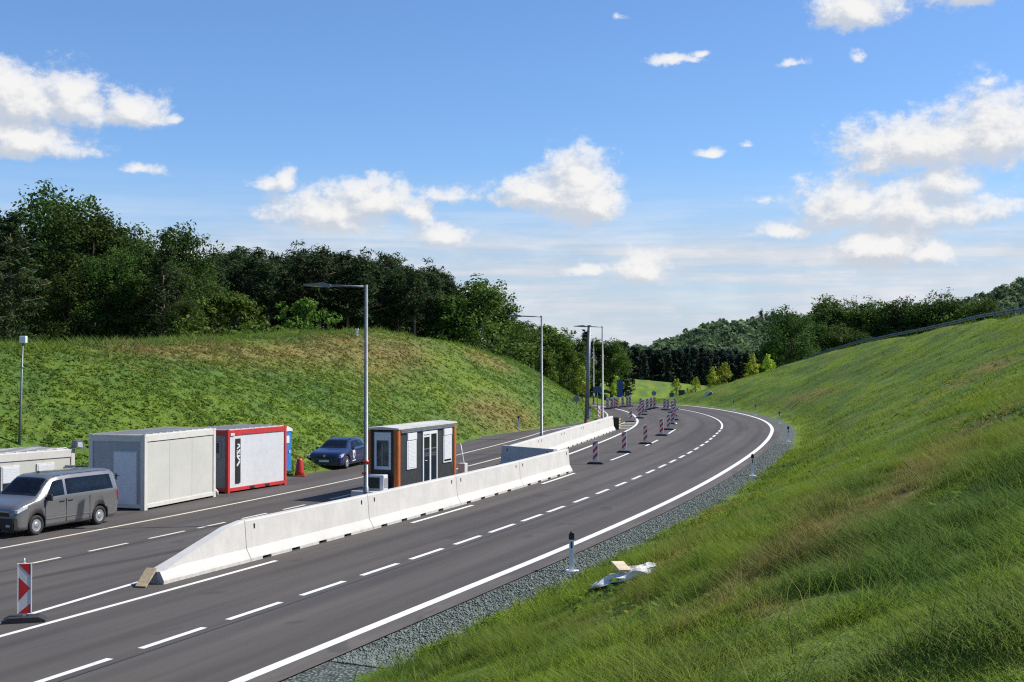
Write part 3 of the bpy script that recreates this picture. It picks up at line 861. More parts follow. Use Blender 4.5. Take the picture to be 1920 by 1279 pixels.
def wheel(parent, x, y, r, s, spokes, wd=.2, steel=False):
    t = MB(); t.lathe([(r*.62,-wd/2),(r*.9,-wd/2),(r*.985,-wd*.36),(r,-wd*.2),(r,wd*.2),(r*.985,wd*.36),(r*.9,wd/2),(r*.64,wd/2),(r*.62,wd*.3)], 'y', 30)
    w_ = t.build('wheel', M['tyre'], parent, (x, y, r))
    d = MB()
    d.lathe([(r*.65,wd*.40),(r*.60,wd*.46),(r*.56,wd*.36),(r*.50,wd*.22)] if not steel else [(r*.65,wd*.40),(r*.60,wd*.47),(r*.56,wd*.36),(r*.36,wd*.30),(r*.30,wd*.44),(r*.1,wd*.46)], 'y', 30)
    rim = d.build('rim', M['alloy'], w_, smooth=False)
    q = MB()
    if steel:
        q.lathe([(r*.52, wd*.325),(r*.515, wd*.335),(r*.41, wd*.325),(r*.405, wd*.315)], 'y', 24)
        q.build('rim_recess', M['black'], rim)
    else:
        for k in range(spokes):
            a = k*math.tau/spokes
            ca, sa = math.cos(a), math.sin(a)
            pr = []
            for rr, h in ((.08,.09),(.62,.055)):
                for sg in (1, -1): pr.append((r*(rr*ca-sg*h*sa), r*(rr*sa+sg*h*ca)))
            q.prism([pr[0], pr[2], pr[3], pr[1]], 'y', wd*.36, wd*.45)
        q.lathe([(r*.16,wd*.34),(r*.15,wd*.48)], 'y', 16)
        sp_ = q.build('spoke_star', M['alloy'], rim)
    if s < 0: w_.rotation_euler = (0, 0, math.pi)
    return w_

def panel(name, pts, mat, parent, th=.012, n=None):
    """flat plate with thickness from a loop of 3d points"""
    p = [Vector(q) for q in pts]
    nrm = Vector((0,0,0))
    for i in range(len(p)): nrm += p[i].cross(p[(i+1) % len(p)])
    nrm.normalize()
    mb = MB(); a = [mb.bm.verts.new(q) for q in p]; b = [mb.bm.verts.new(q+nrm*th) for q in p]
    mb.bm.faces.new(a); mb.bm.faces.new(b[::-1])
    for i in range(len(p)):
        j = (i+1) % len(p); mb.bm.faces.new([a[i], a[j], b[j], b[i]])
    return mb.build(name, mat, parent)

def make_van(loc, rz, sc):
    root = empty('van', loc, rz); root.scale = (sc, sc, sc)
    tag(root, 'grey metallic passenger van parked in front of the beige container', 'van')
    C = Car([(0,.38,.74,.78,.70,.70,.55),(.04,.26,.84,.90,.82,.82,.66),(.14,.22,.93,1.02,.90,.90,.74),(.45,.20,1.02,1.12,.94,.93,.80),(.80,.20,1.10,1.20,.95,.94,.84),(.98,.20,1.12,1.27,.95,.94,.84),
             (1.35,.20,1.13,1.60,.95,.94,.80),(1.68,.20,1.14,1.86,.95,.94,.765),(1.95,.20,1.14,1.935,.95,.94,.77),(2.6,.20,1.15,1.965,.95,.945,.775),(4.2,.20,1.16,1.955,.95,.945,.775),(4.66,.21,1.17,1.93,.95,.94,.765),
             (4.80,.24,1.17,1.86,.93,.92,.74),(4.87,.32,1.16,1.60,.90,.90,.76),(4.90,.42,1.12,1.22,.87,.87,.83)])
    wx = (.93, 3.93); wr = .335
    C.body('body', M['van_paint'], root, wx, wr)
    C.top('windscreen', 1.02, 1.64, .97, .95, M['glass'], root)
    for s in (1, -1):
        C.side('front_window', .93, .10, 1.32, 2.22, 1.86, 2.22, M['glass'], root, s)
        C.side('side_window', .93, .10, 2.34, 4.62, 2.34, 4.50, M['glass'], root, s)
        wheel(root, wx[0], s*.84, wr, s, 5, .22, True); wheel(root, wx[1], s*.84, wr, s, 5, .22, True)
        mb = MB(); mb.box((1.36, s*.97, 1.10), (1.46, s*1.16, 1.32), .03); mb.box((1.40, s*.93, 1.12), (1.46, s*.99, 1.18))
        mb.build('wing_mirror', M['black'], root)
        h = MB(); h.prism([(.06, .80), (.50, .93), (.52, 1.01), (.30, .99), (.08, .90)], 'y', s*.70, s*(.955)); 
        hl = h.build('headlight', M['lampglass'], root)
        tl = MB(); tl.box((4.78, s*.83, .78), (4.90, s*.925, 1.15), .01); tl.build('tail_light', M['tail'], root)
        for x_ in (2.08, 2.48):
            d = MB(); d.box((x_-.11, s*.945, 1.005), (x_+.11, s*.975, 1.045), .008); d.build('door_handle', M['black'], root)
        # door shut lines and the side moulding
        for x_ in (1.30, 2.28, 3.42):
            d = MB(); d.box((x_-.006, s*.930, .32), (x_+.006, s*.966, 1.10)); d.build('door_gap', M['black'], root)
        d = MB(); d.box((1.34, s*.94, .47), (3.52, s*.972, .51), .005); d.build('side_moulding', M['van_paint'], root)
    g = MB(); g.box((-.02, -.66, .70), (.10, .66, .82), .01); g.build('grille', M['black'], root)
    g = MB(); g.box((-.015, -.62, .835), (.06, .62, .86), .004); g.build('chrome_strip', M['chrome'], root)
    g = MB(); g.prism([(-.05,.26),(-.06,.56),(.02,.66),(.62,.62),(.60,.24)], 'y', -.90, .90); 
    bmesh.ops.bevel(g.bm, geom=g.bm.edges[:], offset=.03, segments=2, affect='EDGES')
    g.build('bumper', M['black'], root)
    g = MB(); g.box((-.075, -.26, .44), (-.05, .26, .55)); g.build('number_plate', M['plate'], root)
    for s in (1, -1):
        g = MB(); g.box((-.068, s*.58, .36), (-.03, s*.74, .44), .008); g.build('fog_light', M['lampglass'], root)
    g = MB(); g.box((1.9, -.02, 1.95), (2.0, .02, 2.02)); g.build('aerial', M['black'], root)
    return root

def make_hatch(loc, rz, sc):
    root = empty('hatchback_car', loc, rz); root.scale = (sc, sc, sc)
    tag(root, 'navy blue hatchback car parked on the grass edge', 'car')
    C = Car([(0,.28,.60,.68,.70,.68,.56),(.05,.20,.68,.76,.82,.80,.66),(.18,.18,.74,.83,.87,.86,.72),(.6,.17,.81,.91,.89,.87,.75),(1.0,.17,.86,.97,.89,.88,.76),(1.15,.17,.88,1.0,.89,.88,.74),
             (1.5,.17,.90,1.2,.89,.88,.66),(1.85,.17,.92,1.38,.89,.88,.61),(2.2,.17,.93,1.445,.89,.88,.60),(2.8,.17,.95,1.45,.89,.88,.60),(3.5,.18,.97,1.39,.89,.87,.59),(3.85,.2,.98,1.27,.88,.86,.60),(4.1,.24,.97,1.08,.86,.83,.64),(4.22,.34,.9,.95,.80,.78,.66)])
    wx = (.86, 3.48); wr = .315
    C.body('body', M['car_paint'], root, wx, wr)
    C.top('windscreen', 1.18, 1.80, .95, .93, M['glass'], root)
    C.top('rear_window', 3.60, 4.0, .93, .9, M['glass'], root)
    for s in (1, -1):
        C.side('front_window', .90, .12, 1.45, 2.28, 1.98, 2.28, M['glass'], root, s)
        C.side('rear_side_window', .90, .12, 2.36, 3.46, 2.36, 3.22, M['glass'], root, s)
        wheel(root, wx[0], s*.79, wr, s, 5); wheel(root, wx[1], s*.79, wr, s, 5)
        mb = MB(); mb.box((1.42, s*.9, .90), (1.52, s*1.04, 1.02), .025); mb.build('wing_mirror', M['car_paint'], root)
        h = MB(); h.prism([(.02,.58),(.36,.64),(.52,.76),(.30,.77),(.06,.71)], 'y', s*.50, s*.876); h.build('headlight', M['lampglass'], root)
        g = MB(); g.box((.02, s*.50, .30), (.10, s*.66, .36), .01); g.build('fog_light', M['lampglass'], root)
        for x_ in (2.12, 2.98):
            d = MB(); d.box((x_-.09, s*.88, .80), (x_+.09, s*.905, .83), .006); d.build('door_handle', M['car_paint'], root)
        # white shield emblem and lettering bar on the front door
        d = MB(); yy = s*.902
        sh = [(1.60,.80),(1.66,.86),(1.90,.86),(1.96,.80),(1.93,.55),(1.78,.40),(1.63,.55)]
        d.prism(sh, 'y', yy-.02*s, yy+.004*s)
        em = d.build('emblem', M['whitefoil'], root)
        d = MB(); d.prism([(1.70,.72),(1.86,.72),(1.84,.57),(1.78,.50),(1.72,.57)], 'y', yy, yy+.008*s); d.build('emblem_field', M['signblue'], em)
        d = MB(); d.prism([(1.56,.30),(2.02,.33),(2.02,.38),(1.56,.35)], 'y', s*.89, yy+.004*s); d.build('emblem_bar', M['whitefoil'], em)
        d = MB(); d.box((1.1, s*.88, .19), (3.2, s*.905, .23), .004); d.build('side_sill', M['black'], root)
    g = MB(); g.box((-.012, -.52, .57), (.06, .52, .63), .004); g.build('grille', M['black'], root)
    g = MB(); g.prism([(-.03,.20),(-.035,.40),(.06,.46),(.5,.42),(.5,.18)], 'y', -.74, .74); bmesh.ops.bevel(g.bm, geom=g.bm.edges[:], offset=.03, segments=2, affect='EDGES'); g.build('bumper', M['car_paint'], root)
    g = MB(); g.box((-.055, -.26, .37), (-.03, .26, .48)); g.build('number_plate', M['plate'], root)
    g = MB(); g.lathe([(.065,-.012),(.065,.012)], 'y', 16); b_ = g.build('badge', M['chrome'], root, (.0, 0, .67)); b_.rotation_euler = (0, 0, R(90))
    for s in (1, -1):
        g = MB(); g.tube([(2.0, s*.56, 1.43), (2.3, s*.57, 1.475), (3.2, s*.57, 1.46), (3.5, s*.56, 1.40)], .015, 6); g.build('roof_rail', M['black'], root)
    return root

def rot_from(dx, dy): return math.atan2(dy, dx)

# the van: nose towards the camera-left, side along the parking lot line
fx_, fy_ = G(70, 1003); bx_, by_ = G(188, 983)
ux, uy = bx_-fx_, by_-fy_; ln = math.hypot(ux, uy); ux /= ln; uy /= ln
VS = ln/3.0
nxl, nyl = -uy, ux
ox = fx_-ux*.93*VS + nxl*.93*VS; oy = fy_-uy*.93*VS + nyl*.93*VS
make_van((ox, oy, 0), rot_from(ux, uy), VS)

fx_, fy_ = G(651, 878.5)
A = R(13.5)
ux, uy = math.sin(A), math.cos(A); nxl, nyl = -uy, ux
CS = .95
ox = fx_-ux*.86*CS+nxl*.87*CS; oy = fy_-uy*.86*CS+nyl*.87*CS
make_hatch((ox, oy, .01), rot_from(ux, uy), CS)

# ------------------------------------------------------------------ containers
def place_root(name, x, y, ang, z=0.0):
    """ang: heading of the long side measured from +Y towards +X; local x along it, local y to the left"""
    return empty(name, (x, y, z), math.pi/2-ang)

def container(name, label, x, y, ang, Lc, W, Hc, frame, wall_side, wall_end, roof, z=0.0, rail=.16, post=.17, ribs=0, toprail=None, cat='container'):
    root = place_root(name, x, y, ang, z); tag(root, label, cat)
    tr = toprail or rail
    f = MB()
    for cx_ in (0, Lc-post):
        for cy_ in (0, W-post): f.box((cx_, cy_, .04), (cx_+post, cy_+post, Hc-.02), .012)
    for cy_ in (0.003, W-.103):
        f.box((post, cy_, Hc-tr-.03), (Lc-post, cy_+.10, Hc-.025), .01); f.box((post, cy_, .06), (Lc-post, cy_+.10, .06+rail), .01)
    for cx_ in (0.003, Lc-.103):
        f.box((cx_, post, Hc-tr-.03), (cx_+.10, W-post, Hc-.025), .01); f.box((cx_, post, .06), (cx_+.10, W-post, .06+rail), .01)
    f.build('frame', frame, root)
    for cx_ in (-.004, Lc-post-.004):
        for cy_ in (-.004, W-post-.004):
            c = MB(); c.box((cx_, cy_, 0), (cx_+post+.008, cy_+post+.008, .07)); c.build('corner_casting', frame, root)
            c = MB(); c.box((cx_, cy_, Hc-.09), (cx_+post+.008, cy_+post+.008, Hc-.005), .006); c.build('corner_casting', frame, root)
    z0, z1 = .06+rail, Hc-tr-.03
    def wall(nm, a, b, fixed, axis, mat, inward):
        mb = MB()
        n = ribs or max(2, int((b-a)/1.1))
        p = (b-a)/n
        prof = [(a, fixed+inward*.12)]
        for k in range(n):
            q = a+k*p
            if ribs: prof += [(q, fixed+inward*.035), (q+p*.35, fixed+inward*.035), (q+p*.50, fixed+inward*.041), (q+p*.85, fixed+inward*.041)]
            else: prof += [(q, fixed+inward*.035), (q+p-.012, fixed+inward*.035), (q+p-.010, fixed+inward*.045), (q+p-.002, fixed+inward*.045)]
        prof += [(b, fixed+inward*.035), (b, fixed+inward*.12)]
        if axis == 'x': pp = prof
        else: pp = [(v, u) for u, v in prof]
        mb.prism(pp, 'z', z0-.02, z1+.02)
        return mb.build(nm, mat, root)
    wall('side_wall', post-.02, Lc-post+.02, 0, 'x', wall_side, 1); wall('side_wall', post-.02, Lc-post+.02, W, 'x', wall_side, -1)
    wall('end_wall', post-.02, W-post+.02, 0, 'y', wall_end, 1); wall('end_wall', post-.02, W-post+.02, Lc, 'y', wall_end, -1)
    r = MB(); r.box((.05, .05, Hc-.03), (Lc-.05, W-.05, Hc-.005))
    k = 0.25
    while k < Lc-.2: r.box((k, .12, Hc-.006), (k+.05, W-.12, Hc+.02)); k += .42
    r.build('roof', roof, root)
    return root

# beige box with the grey door
nx_, ny_ = -12.67, 44.2
BANG = math.atan2(1.44, 4.45)
BL, BW, BH = 4.66, 2.28, 2.61
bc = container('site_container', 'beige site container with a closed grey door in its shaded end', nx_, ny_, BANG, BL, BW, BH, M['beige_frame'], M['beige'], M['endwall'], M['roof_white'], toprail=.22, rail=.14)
d = MB(); d.box((BL*.0+.17, .028, BH-.275), (BL-.17, .036, BH-.245)); d.build('shadow_gap_strip', M['black'], bc)  # black strip stands in for the shadow line below the top rail
d = MB(); d.box((.012, .30, .16), (.030, 1.27, 2.03), .004); dr = d.build('door_frame', M['beige_frame'], bc)
d = MB(); d.box((-.004, .345, .19), (.014, 1.225, 1.985), .004); dd = d.build('door', M['door_grey'], bc)
h = MB(); h.box((-.012, 1.12, 1.04), (-.002, 1.175, 1.26), .004); h.tube([(-.01, 1.15, 1.18), (-.06, 1.15, 1.18), (-.06, 1.01, 1.18)], .012, 8); h.build('door_handle', M['black'], dd)
g = MB(); g.tube([(BL+.25, .1, 0), (BL+.25, .1, .16), (BL+.05, .12, .30)], .055, 10); tag(g.build('drain_pipe', M['whiteplastic']), 'white plastic drain pipe at the foot between the beige and red containers', 'pipe').matrix_world = bc.matrix_basis.copy()

# red framed box
rx0, ry0 = G(428, 925.5); rx1, ry1 = G(538, 908.5)
RL = math.hypot(rx1-rx0, ry1-ry0); RANG = math.atan2(rx1-rx0, ry1-ry0)
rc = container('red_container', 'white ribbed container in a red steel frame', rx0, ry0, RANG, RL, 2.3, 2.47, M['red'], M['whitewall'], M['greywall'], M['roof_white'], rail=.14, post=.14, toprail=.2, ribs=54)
p_ = MB(); p_.box((.52, -.002, .36), (.80, .037, 2.10), .003); ban = p_.build('banner', M['black'], rc)
q = MB()
# white slanted letter shapes running up the banner (unreadable in the photo)
for k, sh in enumerate([[(0,0),(.3,0),(1,.75),(1,1),(.7,1),(0,.3)], [(0,.75),(0,1),(1,1),(1,.75),(.55,.6),(1,.2),(1,0),(.7,0),(.1,.55)], [(0,.0),(.25,0),(.8,.6),(.8,.1),(1,.1),(1,1),(.7,1),(.2,.45),(.2,.9),(0,.9)], [(0,0),(.35,.05),(.9,.35),(1,.6),(.8,.95),(.3,1),(.1,.8),(.5,.75),(.6,.5),(.1,.25)]]):
    q.prism([(.55+.22*u, 1.02+.225*k+.21*v) for u, v in sh], 'y', -.006, .0)
q.build('banner_lettering', M['whitefoil'], ban)
q = MB(); q.box((.17, -.006, 2.23), (.42, -.0, 2.33)); q.build('frame_label', M['whitefoil'], rc)
q = MB(); q.box((-.006, .35, 1.35), (.035, .75, 2.0), .006); wf = q.build('window', M['greywall'], rc)
q = MB(); q.box((-.012, .42, 1.55), (-.003, .68, 1.95)); q.build('pane', M['glass'], wf)
for u in (.36, .62):
    q = MB(); q.box((RL*u, -.006, .075), (RL*u+.3, .02, .165)); q.build('fork_pocket', M['black'], rc)

# low cabin at the picture's left edge behind the van
lc = None
lx, ly = -15.75, 46.2; LANG = math.atan2(1.72, 2.7)
lux, luy = math.sin(LANG), math.cos(LANG)
LL, LW, LH = 6.4, 2.2, 2.0
lc = container('low_site_cabin', 'low beige site cabin behind the van, with rolled down white shutters', lx-lux*LL, ly-luy*LL, LANG, LL, LW, LH, M['beige_frame'], M['beige'], M['beige'], M['roof_white'], toprail=.26, rail=.12)
for a in (LL-3.05, LL-1.62, LL-4.75):
    q = MB(); q.box((a, -.004, .62), (a+.74, .036, 1.56), .006); wn = q.build('window', M['beige_frame'], lc)
    q = MB(); q.box((a+.05, -.016, .98), (a+.69, -.003, 1.52), .004)
    for k in range(9): q.box((a+.07, -.019, 1.0+.055*k), (a+.67, -.015, 1.045+.055*k))
    q.build('roller_shutter', M['whiteplastic'], wn)
    q = MB(); q.box((a+.05, -.010, .66), (a+.69, -.003, .98)); q.build('pane', M['glass'], wn)

# floodlight on a bracket at the cabin's corner
fl = empty('floodlight', (lx+.05, ly+.1, 1.93), math.pi/2-LANG); tag(fl, 'small grey floodlight on a bracket at the corner of the low cabin', 'floodlight')
q = MB(); q.tube([(-1.6,.6,.08),(-.2,.2,.16),(.15,.1,.20)], .025, 8); q.build('bracket', M['whiteplastic'], fl)
q = MB(); q.prism([(-.16,.16),(.16,.10),(.20,.24),(.12,.42),(-.14,.42)], 'y', -.14, .14); q.build('lamp_housing', M['steel'], fl)
q = MB(); q.prism([(-.10,.20),(.10,.16),(.12,.24),(.08,.36),(-.10,.36)], 'y', -.146, -.139); q.build('lens', M['lampglass'], fl)
fl.location.z -= .06
# grey tarpaulin-covered stack at the cabin corner
q = MB(); q.prism([(-.5,0),(.55,0),(.5,1.2),(.2,1.42),(-.35,1.46)], 'y', -.35, .35); bmesh.ops.bevel(q.bm, geom=q.bm.edges[:], offset=.06, segments=2, affect='EDGES')
o = q.build('covered_crate', M['greywall'], None, (lx+.25, ly-.55, 0)); o.rotation_euler = (0, 0, math.pi/2-LANG); tag(o, 'dark grey covered crate behind the van roof at the low cabin corner', 'crate')

# blue portable toilet
tx, ty = G(548, 893.5)
tp = empty('portable_toilet', (tx-.86, ty+.62, 0), math.pi/2-RANG); tag(tp, 'blue portable toilet with a white roof behind the red container', 'toilet')
q = MB(); q.box((-.52,-.52,.05),(.52,.52,1.98),.03); q.build('cabin', M['blue'], tp)
q = MB(); q.prism([(-.56,1.98),(.56,1.98),(.5,2.10),(.2,2.2),(-.2,2.2),(-.5,2.10)], 'y', -.56, .56); q.build('roof', M['whiteplastic'], tp)
q = MB(); q.box((-.4,-.545,.16),(.4,-.52,1.88),.01); q.box((-.55,-.38,.2),(-.52,.38,1.88),.01); q.build('door', M['blue'], tp)
q = MB(); q.box((-.3,-.56,1.45),(.3,-.545,1.78),.01); q.box((.26,-.58,1.0),(.34,-.545,1.12),.01); q.build('door_sign', M['whiteplastic'], tp)
q = MB(); q.box((-.58,-.58,0),(.58,.58,.06)); q.build('skid', M['black'], tp)
# red plastic cone next to it
kx, ky = G(553, 892.5)
kc = empty('traffic_cone', (kx+.22, ky, 0)); tag(kc, 'red plastic cone beside the blue toilet', 'traffic cone')
q = MB(); q.lathe([(.22,.05),(.20,.2),(.13,.70),(.11,.78),(.06,.79)], 'z', 20); q.build('cone_body', M['redplastic'], kc)
q = MB(); q.box((-.27,-.27,0),(.27,.27,.055),.012); q.build('foot', M['redplastic'], kc)

# ------------------------------------------------------------------ checkpoint booth
BA = R(20.5); bo = place_root('checkpoint_booth', -4.2, 47.3, BA, 0)
tag(bo, 'anthracite control booth with orange brown corner columns and glazed door', 'booth')
Lb, Wb, z0, zt = 5.5, 1.34, .46, 2.66
q = MB(); q.box((.10,.04,z0),(Lb-.10,Wb-.04,zt-.10)); q.build('wall', M['anthracite'], bo)
for cx_ in (0, Lb-.22):
    for cy_ in (0, Wb-.20):
        q = MB(); q.prism([(cx_,cy_+.03),(cx_+.03,cy_),(cx_+.19,cy_),(cx_+.22,cy_+.03),(cx_+.22,cy_+.17),(cx_+.19,cy_+.20),(cx_+.03,cy_+.20),(cx_,cy_+.17)], 'z', z0-.30, zt-.03); q.build('corner_column', M['rust'], bo)
q = MB(); q.box((-.02,-.03,zt-.06),(Lb+.02,Wb+.03,zt),.01); q.prism([(-.03,zt),(Wb+.03,zt),(Wb/2,zt+.05)], 'x', -.02, Lb+.02); q.build('roof', M['roof_white'], bo)
q = MB(); q.box((.23,-.035,zt-.20),(Lb-.23,.035,zt-.145),.008); q.build('gutter', M['steel_dark'], bo)
q = MB(); q.box((.23,-.02,zt-.14),(Lb-.23,.03,zt-.065),.008); q.build('fascia', M['steel_dark'], bo)
def shutter_window(parent, a, b, zb_, zt_, half=0.0):
    q = MB(); q.box((a,-.0,zb_),(b,.06,zt_),.006); wn = q.build('window', M['whiteplastic'], parent)
    q = MB(); z = zb_+.06+half
    while z < zt_-.32: q.box((a+.07,-.014,z),(b-.07,.01,z+.047),.006); z += .05
    q.build('shutter', M['whiteplastic'], wn)
    q = MB(); q.box((a+.02,-.03,zt_-.27),(b-.02,.01,zt_-.01),.008); q.build('shutter_box', M['whiteplastic'], wn)
    if half:
        q = MB(); q.box((a+.07,-.006,zb_+.06),(b-.07,.002,zb_+.06+half)); q.build('pane', M['glass'], wn)
shutter_window(bo, .78, 1.62, 1.07, 2.44); shutter_window(bo, 4.18, 5.02, 1.07, 2.44, .07)
q = MB()
for a, b, c, d_ in ((2.18,2.27,.48,2.42),(3.47,3.56,.48,2.42),(2.80,2.94,.48,2.30),(2.27,3.47,2.30,2.42),(2.27,2.80,2.20,2.26)): q.box((a,-.015,c),(b,.055,d_),.004)
df = q.build('door', M['whiteplastic'], bo)
q = MB(); q.box((2.27,.0,.5),(2.80,.03,2.20)); q.build('door_glass', M['glass'], df)
q = MB(); q.box((2.94,.0,.5),(3.47,.03,2.30)); q.build('door_glass', M['glass'], df)
q = MB(); q.box((2.27,-.006,1.72),(2.80,-.0,1.76)); q.build('glazing_bar', M['steel'], df)
q = MB(); q.box((2.94,-.006,1.72),(3.47,-.0,1.76)); q.build('glazing_bar', M['steel'], df)
q = MB(); q.tube([(2.33,-.02,1.30),(2.33,-.06,1.30),(2.45,-.06,1.30)], .014, 8); q.build('door_handle', M['whiteplastic'], df)
q = MB()
for a, b, c, d_ in ((.33,.42,1.12,2.50),(.92,1.01,1.12,2.50),(.42,.92,1.12,1.24),(.42,.92,2.20,2.50)): q.box((.055,a,c),(.115,b,d_),.005)
ew = q.build('end_window', M['whiteplastic'], bo)
q = MB(); q.box((.085,.42,1.24),(.115,.92,2.20)); q.build('pane', M['glass_booth'], ew)
q = MB(); q.box((.075,.66,1.24),(.092,.74,2.05)); q.build('glazing_bar', M['steel'], ew)
q = MB(); q.box((-.0,0.05,z0-.1),(Lb,Wb-.05,z0-.003)); q.build('floor_frame', M['steel_dark'], bo)
for a in (.3, 2.6, 4.9):
    q = MB(); q.box((a,.1,.0),(a+.35,Wb-.1,z0-.1),.01); q.build('foundation_block', M['concrete_grey'], bo)
# slab and air conditioner at the near end
q = MB(); q.box((-.95,-.08,.0),(-.03,Wb+.12,.40),.015); o = q.build('concrete_slab', M['concrete']); o.matrix_world = bo.matrix_basis.copy(); tag(o, 'white concrete block under the air conditioner at the booth end', 'slab')
ac = place_root('air_conditioner', -4.2, 47.3, BA, .41); tag(ac, 'white air conditioner unit standing before the booth window', 'air conditioner')
q = MB(); q.box((-.52,.34,.0),(-.12,1.18,.56),.03); q.build('casing', M['whiteplastic'], ac)
q = MB(); q.box((-.535,.50,.06),(-.515,1.12,.47),.008); 
for k in range(8): q.box((-.545,.52,.08+.045*k),(-.53,1.10,.10+.045*k))
q.build('grille', M['black'], ac)
q = MB(); q.box((-.46,.325,.08),(-.18,.342,.44),.004); q.build('side_vent', M['greywall'], ac)
# white pole leaning on the far end, small box at its foot
fxx, fyy = -4.2+math.sin(BA)*(Lb+.1), 47.3+math.cos(BA)*(Lb+.1)
q = MB(); q.tube([(fxx+.42,fyy+.35,.02),(fxx+.12,fyy+.12,1.75)], .022, 8); tag(q.build('white_pole', M['whiteplastic']), 'thin white pole leaning against the far end of the booth', 'pole')
q = MB(); q.box((-.16,-.15,0),(.16,.15,.95),.02); o = q.build('utility_box', M['beige_frame'], None, (fxx+.22, fyy+.1, 0)); o.rotation_euler = (0, 0, math.pi/2-BA); tag(o, 'small pale utility box at the far end of the booth', 'box')

# ------------------------------------------------------------------ concrete barriers
BPROF = [(.31,0),(.31,.08),(.17,.33),(.115,1.02),(.09,1.05)]     # half profile y, z
def barrier(name, p0, p1, mat, notch=True, taper=None, gap=.012, prof=BPROF, hs=1.0):
    """Jersey barrier from p0 to p1 (centre line on the ground)"""
    dx, dy = p1[0]-p0[0], p1[1]-p0[1]; Ln = math.hypot(dx, dy)
    root = empty(name, (p0[0], p0[1], .002), math.atan2(dy, dx))
    xs = [gap]
    if notch:
        k = .55
        while k < Ln-.7:
            xs += [k, k+.001, k+.42, k+.421]; k += 1.45
    xs.append(Ln-gap)
    if taper: xs = [gap, Ln*.05, Ln*.25, Ln*.45, Ln*.6, Ln*.8, Ln-gap]
    bm = bmesh.new(); rings = []
    for i, x in enumerate(xs):
        low = notch and (i-1) % 4 in (1, 2) and 0 < i < len(xs)-1
        hh = hs
        if taper: hh = float(np.interp(x/Ln, taper[0], taper[1]))
        ring = []
        for y, z in prof:
            zz = z*hh
            if z == 0 and low: zz = .075
            yy = y
            if taper and hh < 1: # narrower profile is cut off by the sloping top
                zz = min(z, 1.05*hh) if z > .08 else z
                if z > 1.05*hh:
                    yy = float(np.interp(1.05*hh, [p[1] for p in prof], [p[0] for p in prof]))
                    zz = 1.05*hh+ (z/1.05)*.004
            ring.append((x, yy, zz))
        ring = ring + [(x, -y, z) for _, y, z in ring[::-1]]
        rings.append([bm.verts.new(p) for p in ring])
    n = len(rings[0])
    for A_, B_ in zip(rings, rings[1:]):
        for j in range(n): bm.faces.new([A_[j], A_[(j+1) % n], B_[(j+1) % n], B_[j]])
    bm.faces.new(rings[0]); bm.faces.new(rings[-1][::-1])
    bmesh.ops.recalc_face_normals(bm, faces=bm.faces)
    me = bpy.data.meshes.new('barrier_body'); bm.to_mesh(me); bm.free(); me.materials.append(mat)
    o = bpy.data.objects.new('barrier_body', me); COL.objects.link(o); o.parent = root
    if not taper:
        for xx in (.42, Ln-.42):
            for s in (1, -1):
                m_ = MB(); m_.box((xx-.03, s*.085, .80), (xx+.03, s*.141, .93), .008); m_.build('lifting_slot', M['black'], root)
    return root
def bpt(s, d=7.0):
    x, y = sd(s, d); return float(x), float(y)
jo = [7.0, 10.6, 17.4, 24.4, 31.4, 39.0]
jl = ['white concrete barrier next behind the sloping end piece, left of the lamp post', 'white concrete barrier in front of the lamp post and near booth corner', 'white concrete barrier in front of the booth doors and far window',
      'last white concrete barrier of the front row, beside the nearest right row beacon']
r = barrier('concrete_barrier', bpt(jo[0]), bpt(jo[1]), M['concrete'], notch=False, taper=([0, .05, .85, 1], [.27, .27, .96, 1]))
tag(r, 'sloping end piece of the white barrier row, low at its near tip', 'barrier', 'white concrete barriers between the carriageways')
for k in range(1, 5):
    r = barrier('concrete_barrier', bpt(jo[k]), bpt(jo[k+1]), M['concrete'])
    tag(r, jl[k-1], 'barrier', 'white concrete barriers between the carriageways')
# second row beyond, with the short piece set across its near end
b0 = np.array([-.12, 61.6]); b1 = np.array([7.25, 93.4])
for k in range(5):
    a = b0+(b1-b0)*k/5; c = b0+(b1-b0)*(k+1)/5
    r = barrier('concrete_barrier', tuple(a), tuple(c), M['concrete'])
    tag(r, ['first', 'second', 'third', 'fourth', 'farthest'][k]+' white concrete barrier counted from the booth in the rear row', 'barrier', 'white concrete barriers between the carriageways')
ex, ey = bpt(38.6, 7.35)
r = barrier('concrete_barrier', (ex-.05, ey+.1), (-.42, 61.9), M['concrete'], notch=False)
tag(r, 'short concrete barrier set across the gap, its face in shade', 'barrier', 'white concrete barriers between the carriageways')
# timber board leaning on the tip of the sloping end piece
tx0, ty0 = bpt(6.95, 7.05)
o = panel('timber_board', [(-.50,-.18,.01),(-.50,.08,.01),(.06,.11,.34),(.06,-.15,.34)], M['wood'], None, .045); o.location = (tx0, ty0, .03); o.rotation_euler = (0, 0, math.pi/2-heading(7)+.15)
tag(o, 'raw timber board leaning on the tip of the sloping barrier end', 'board')
# striped terminal board and yellow chevron blocks at the far end of the rear row
q_, w_ = b1[0]+.35, b1[1]+1.0
st = empty('barrier_end_marker', (q_, w_, 0), math.pi/2-math.atan2(b1[0]-b0[0], b1[1]-b0[1])); tag(st, 'black and yellow end marker at the far end of the rear barriers', 'marker')
for k in range(5):
    m_ = MB(); m_.box((-.20,-.30,.02+.18*k),(.05,.30,.19+.18*k),.02); m_.build('block', M['black'], st)
for k in range(4):
    m_ = MB(); m_.prism([(-.20,.10+.2*k),(.42,.16+.2*k),(.42,.22+.2*k),(-.20,.17+.2*k)], 'y', -.34, -.302); m_.build('bar', M['yellow'], st)

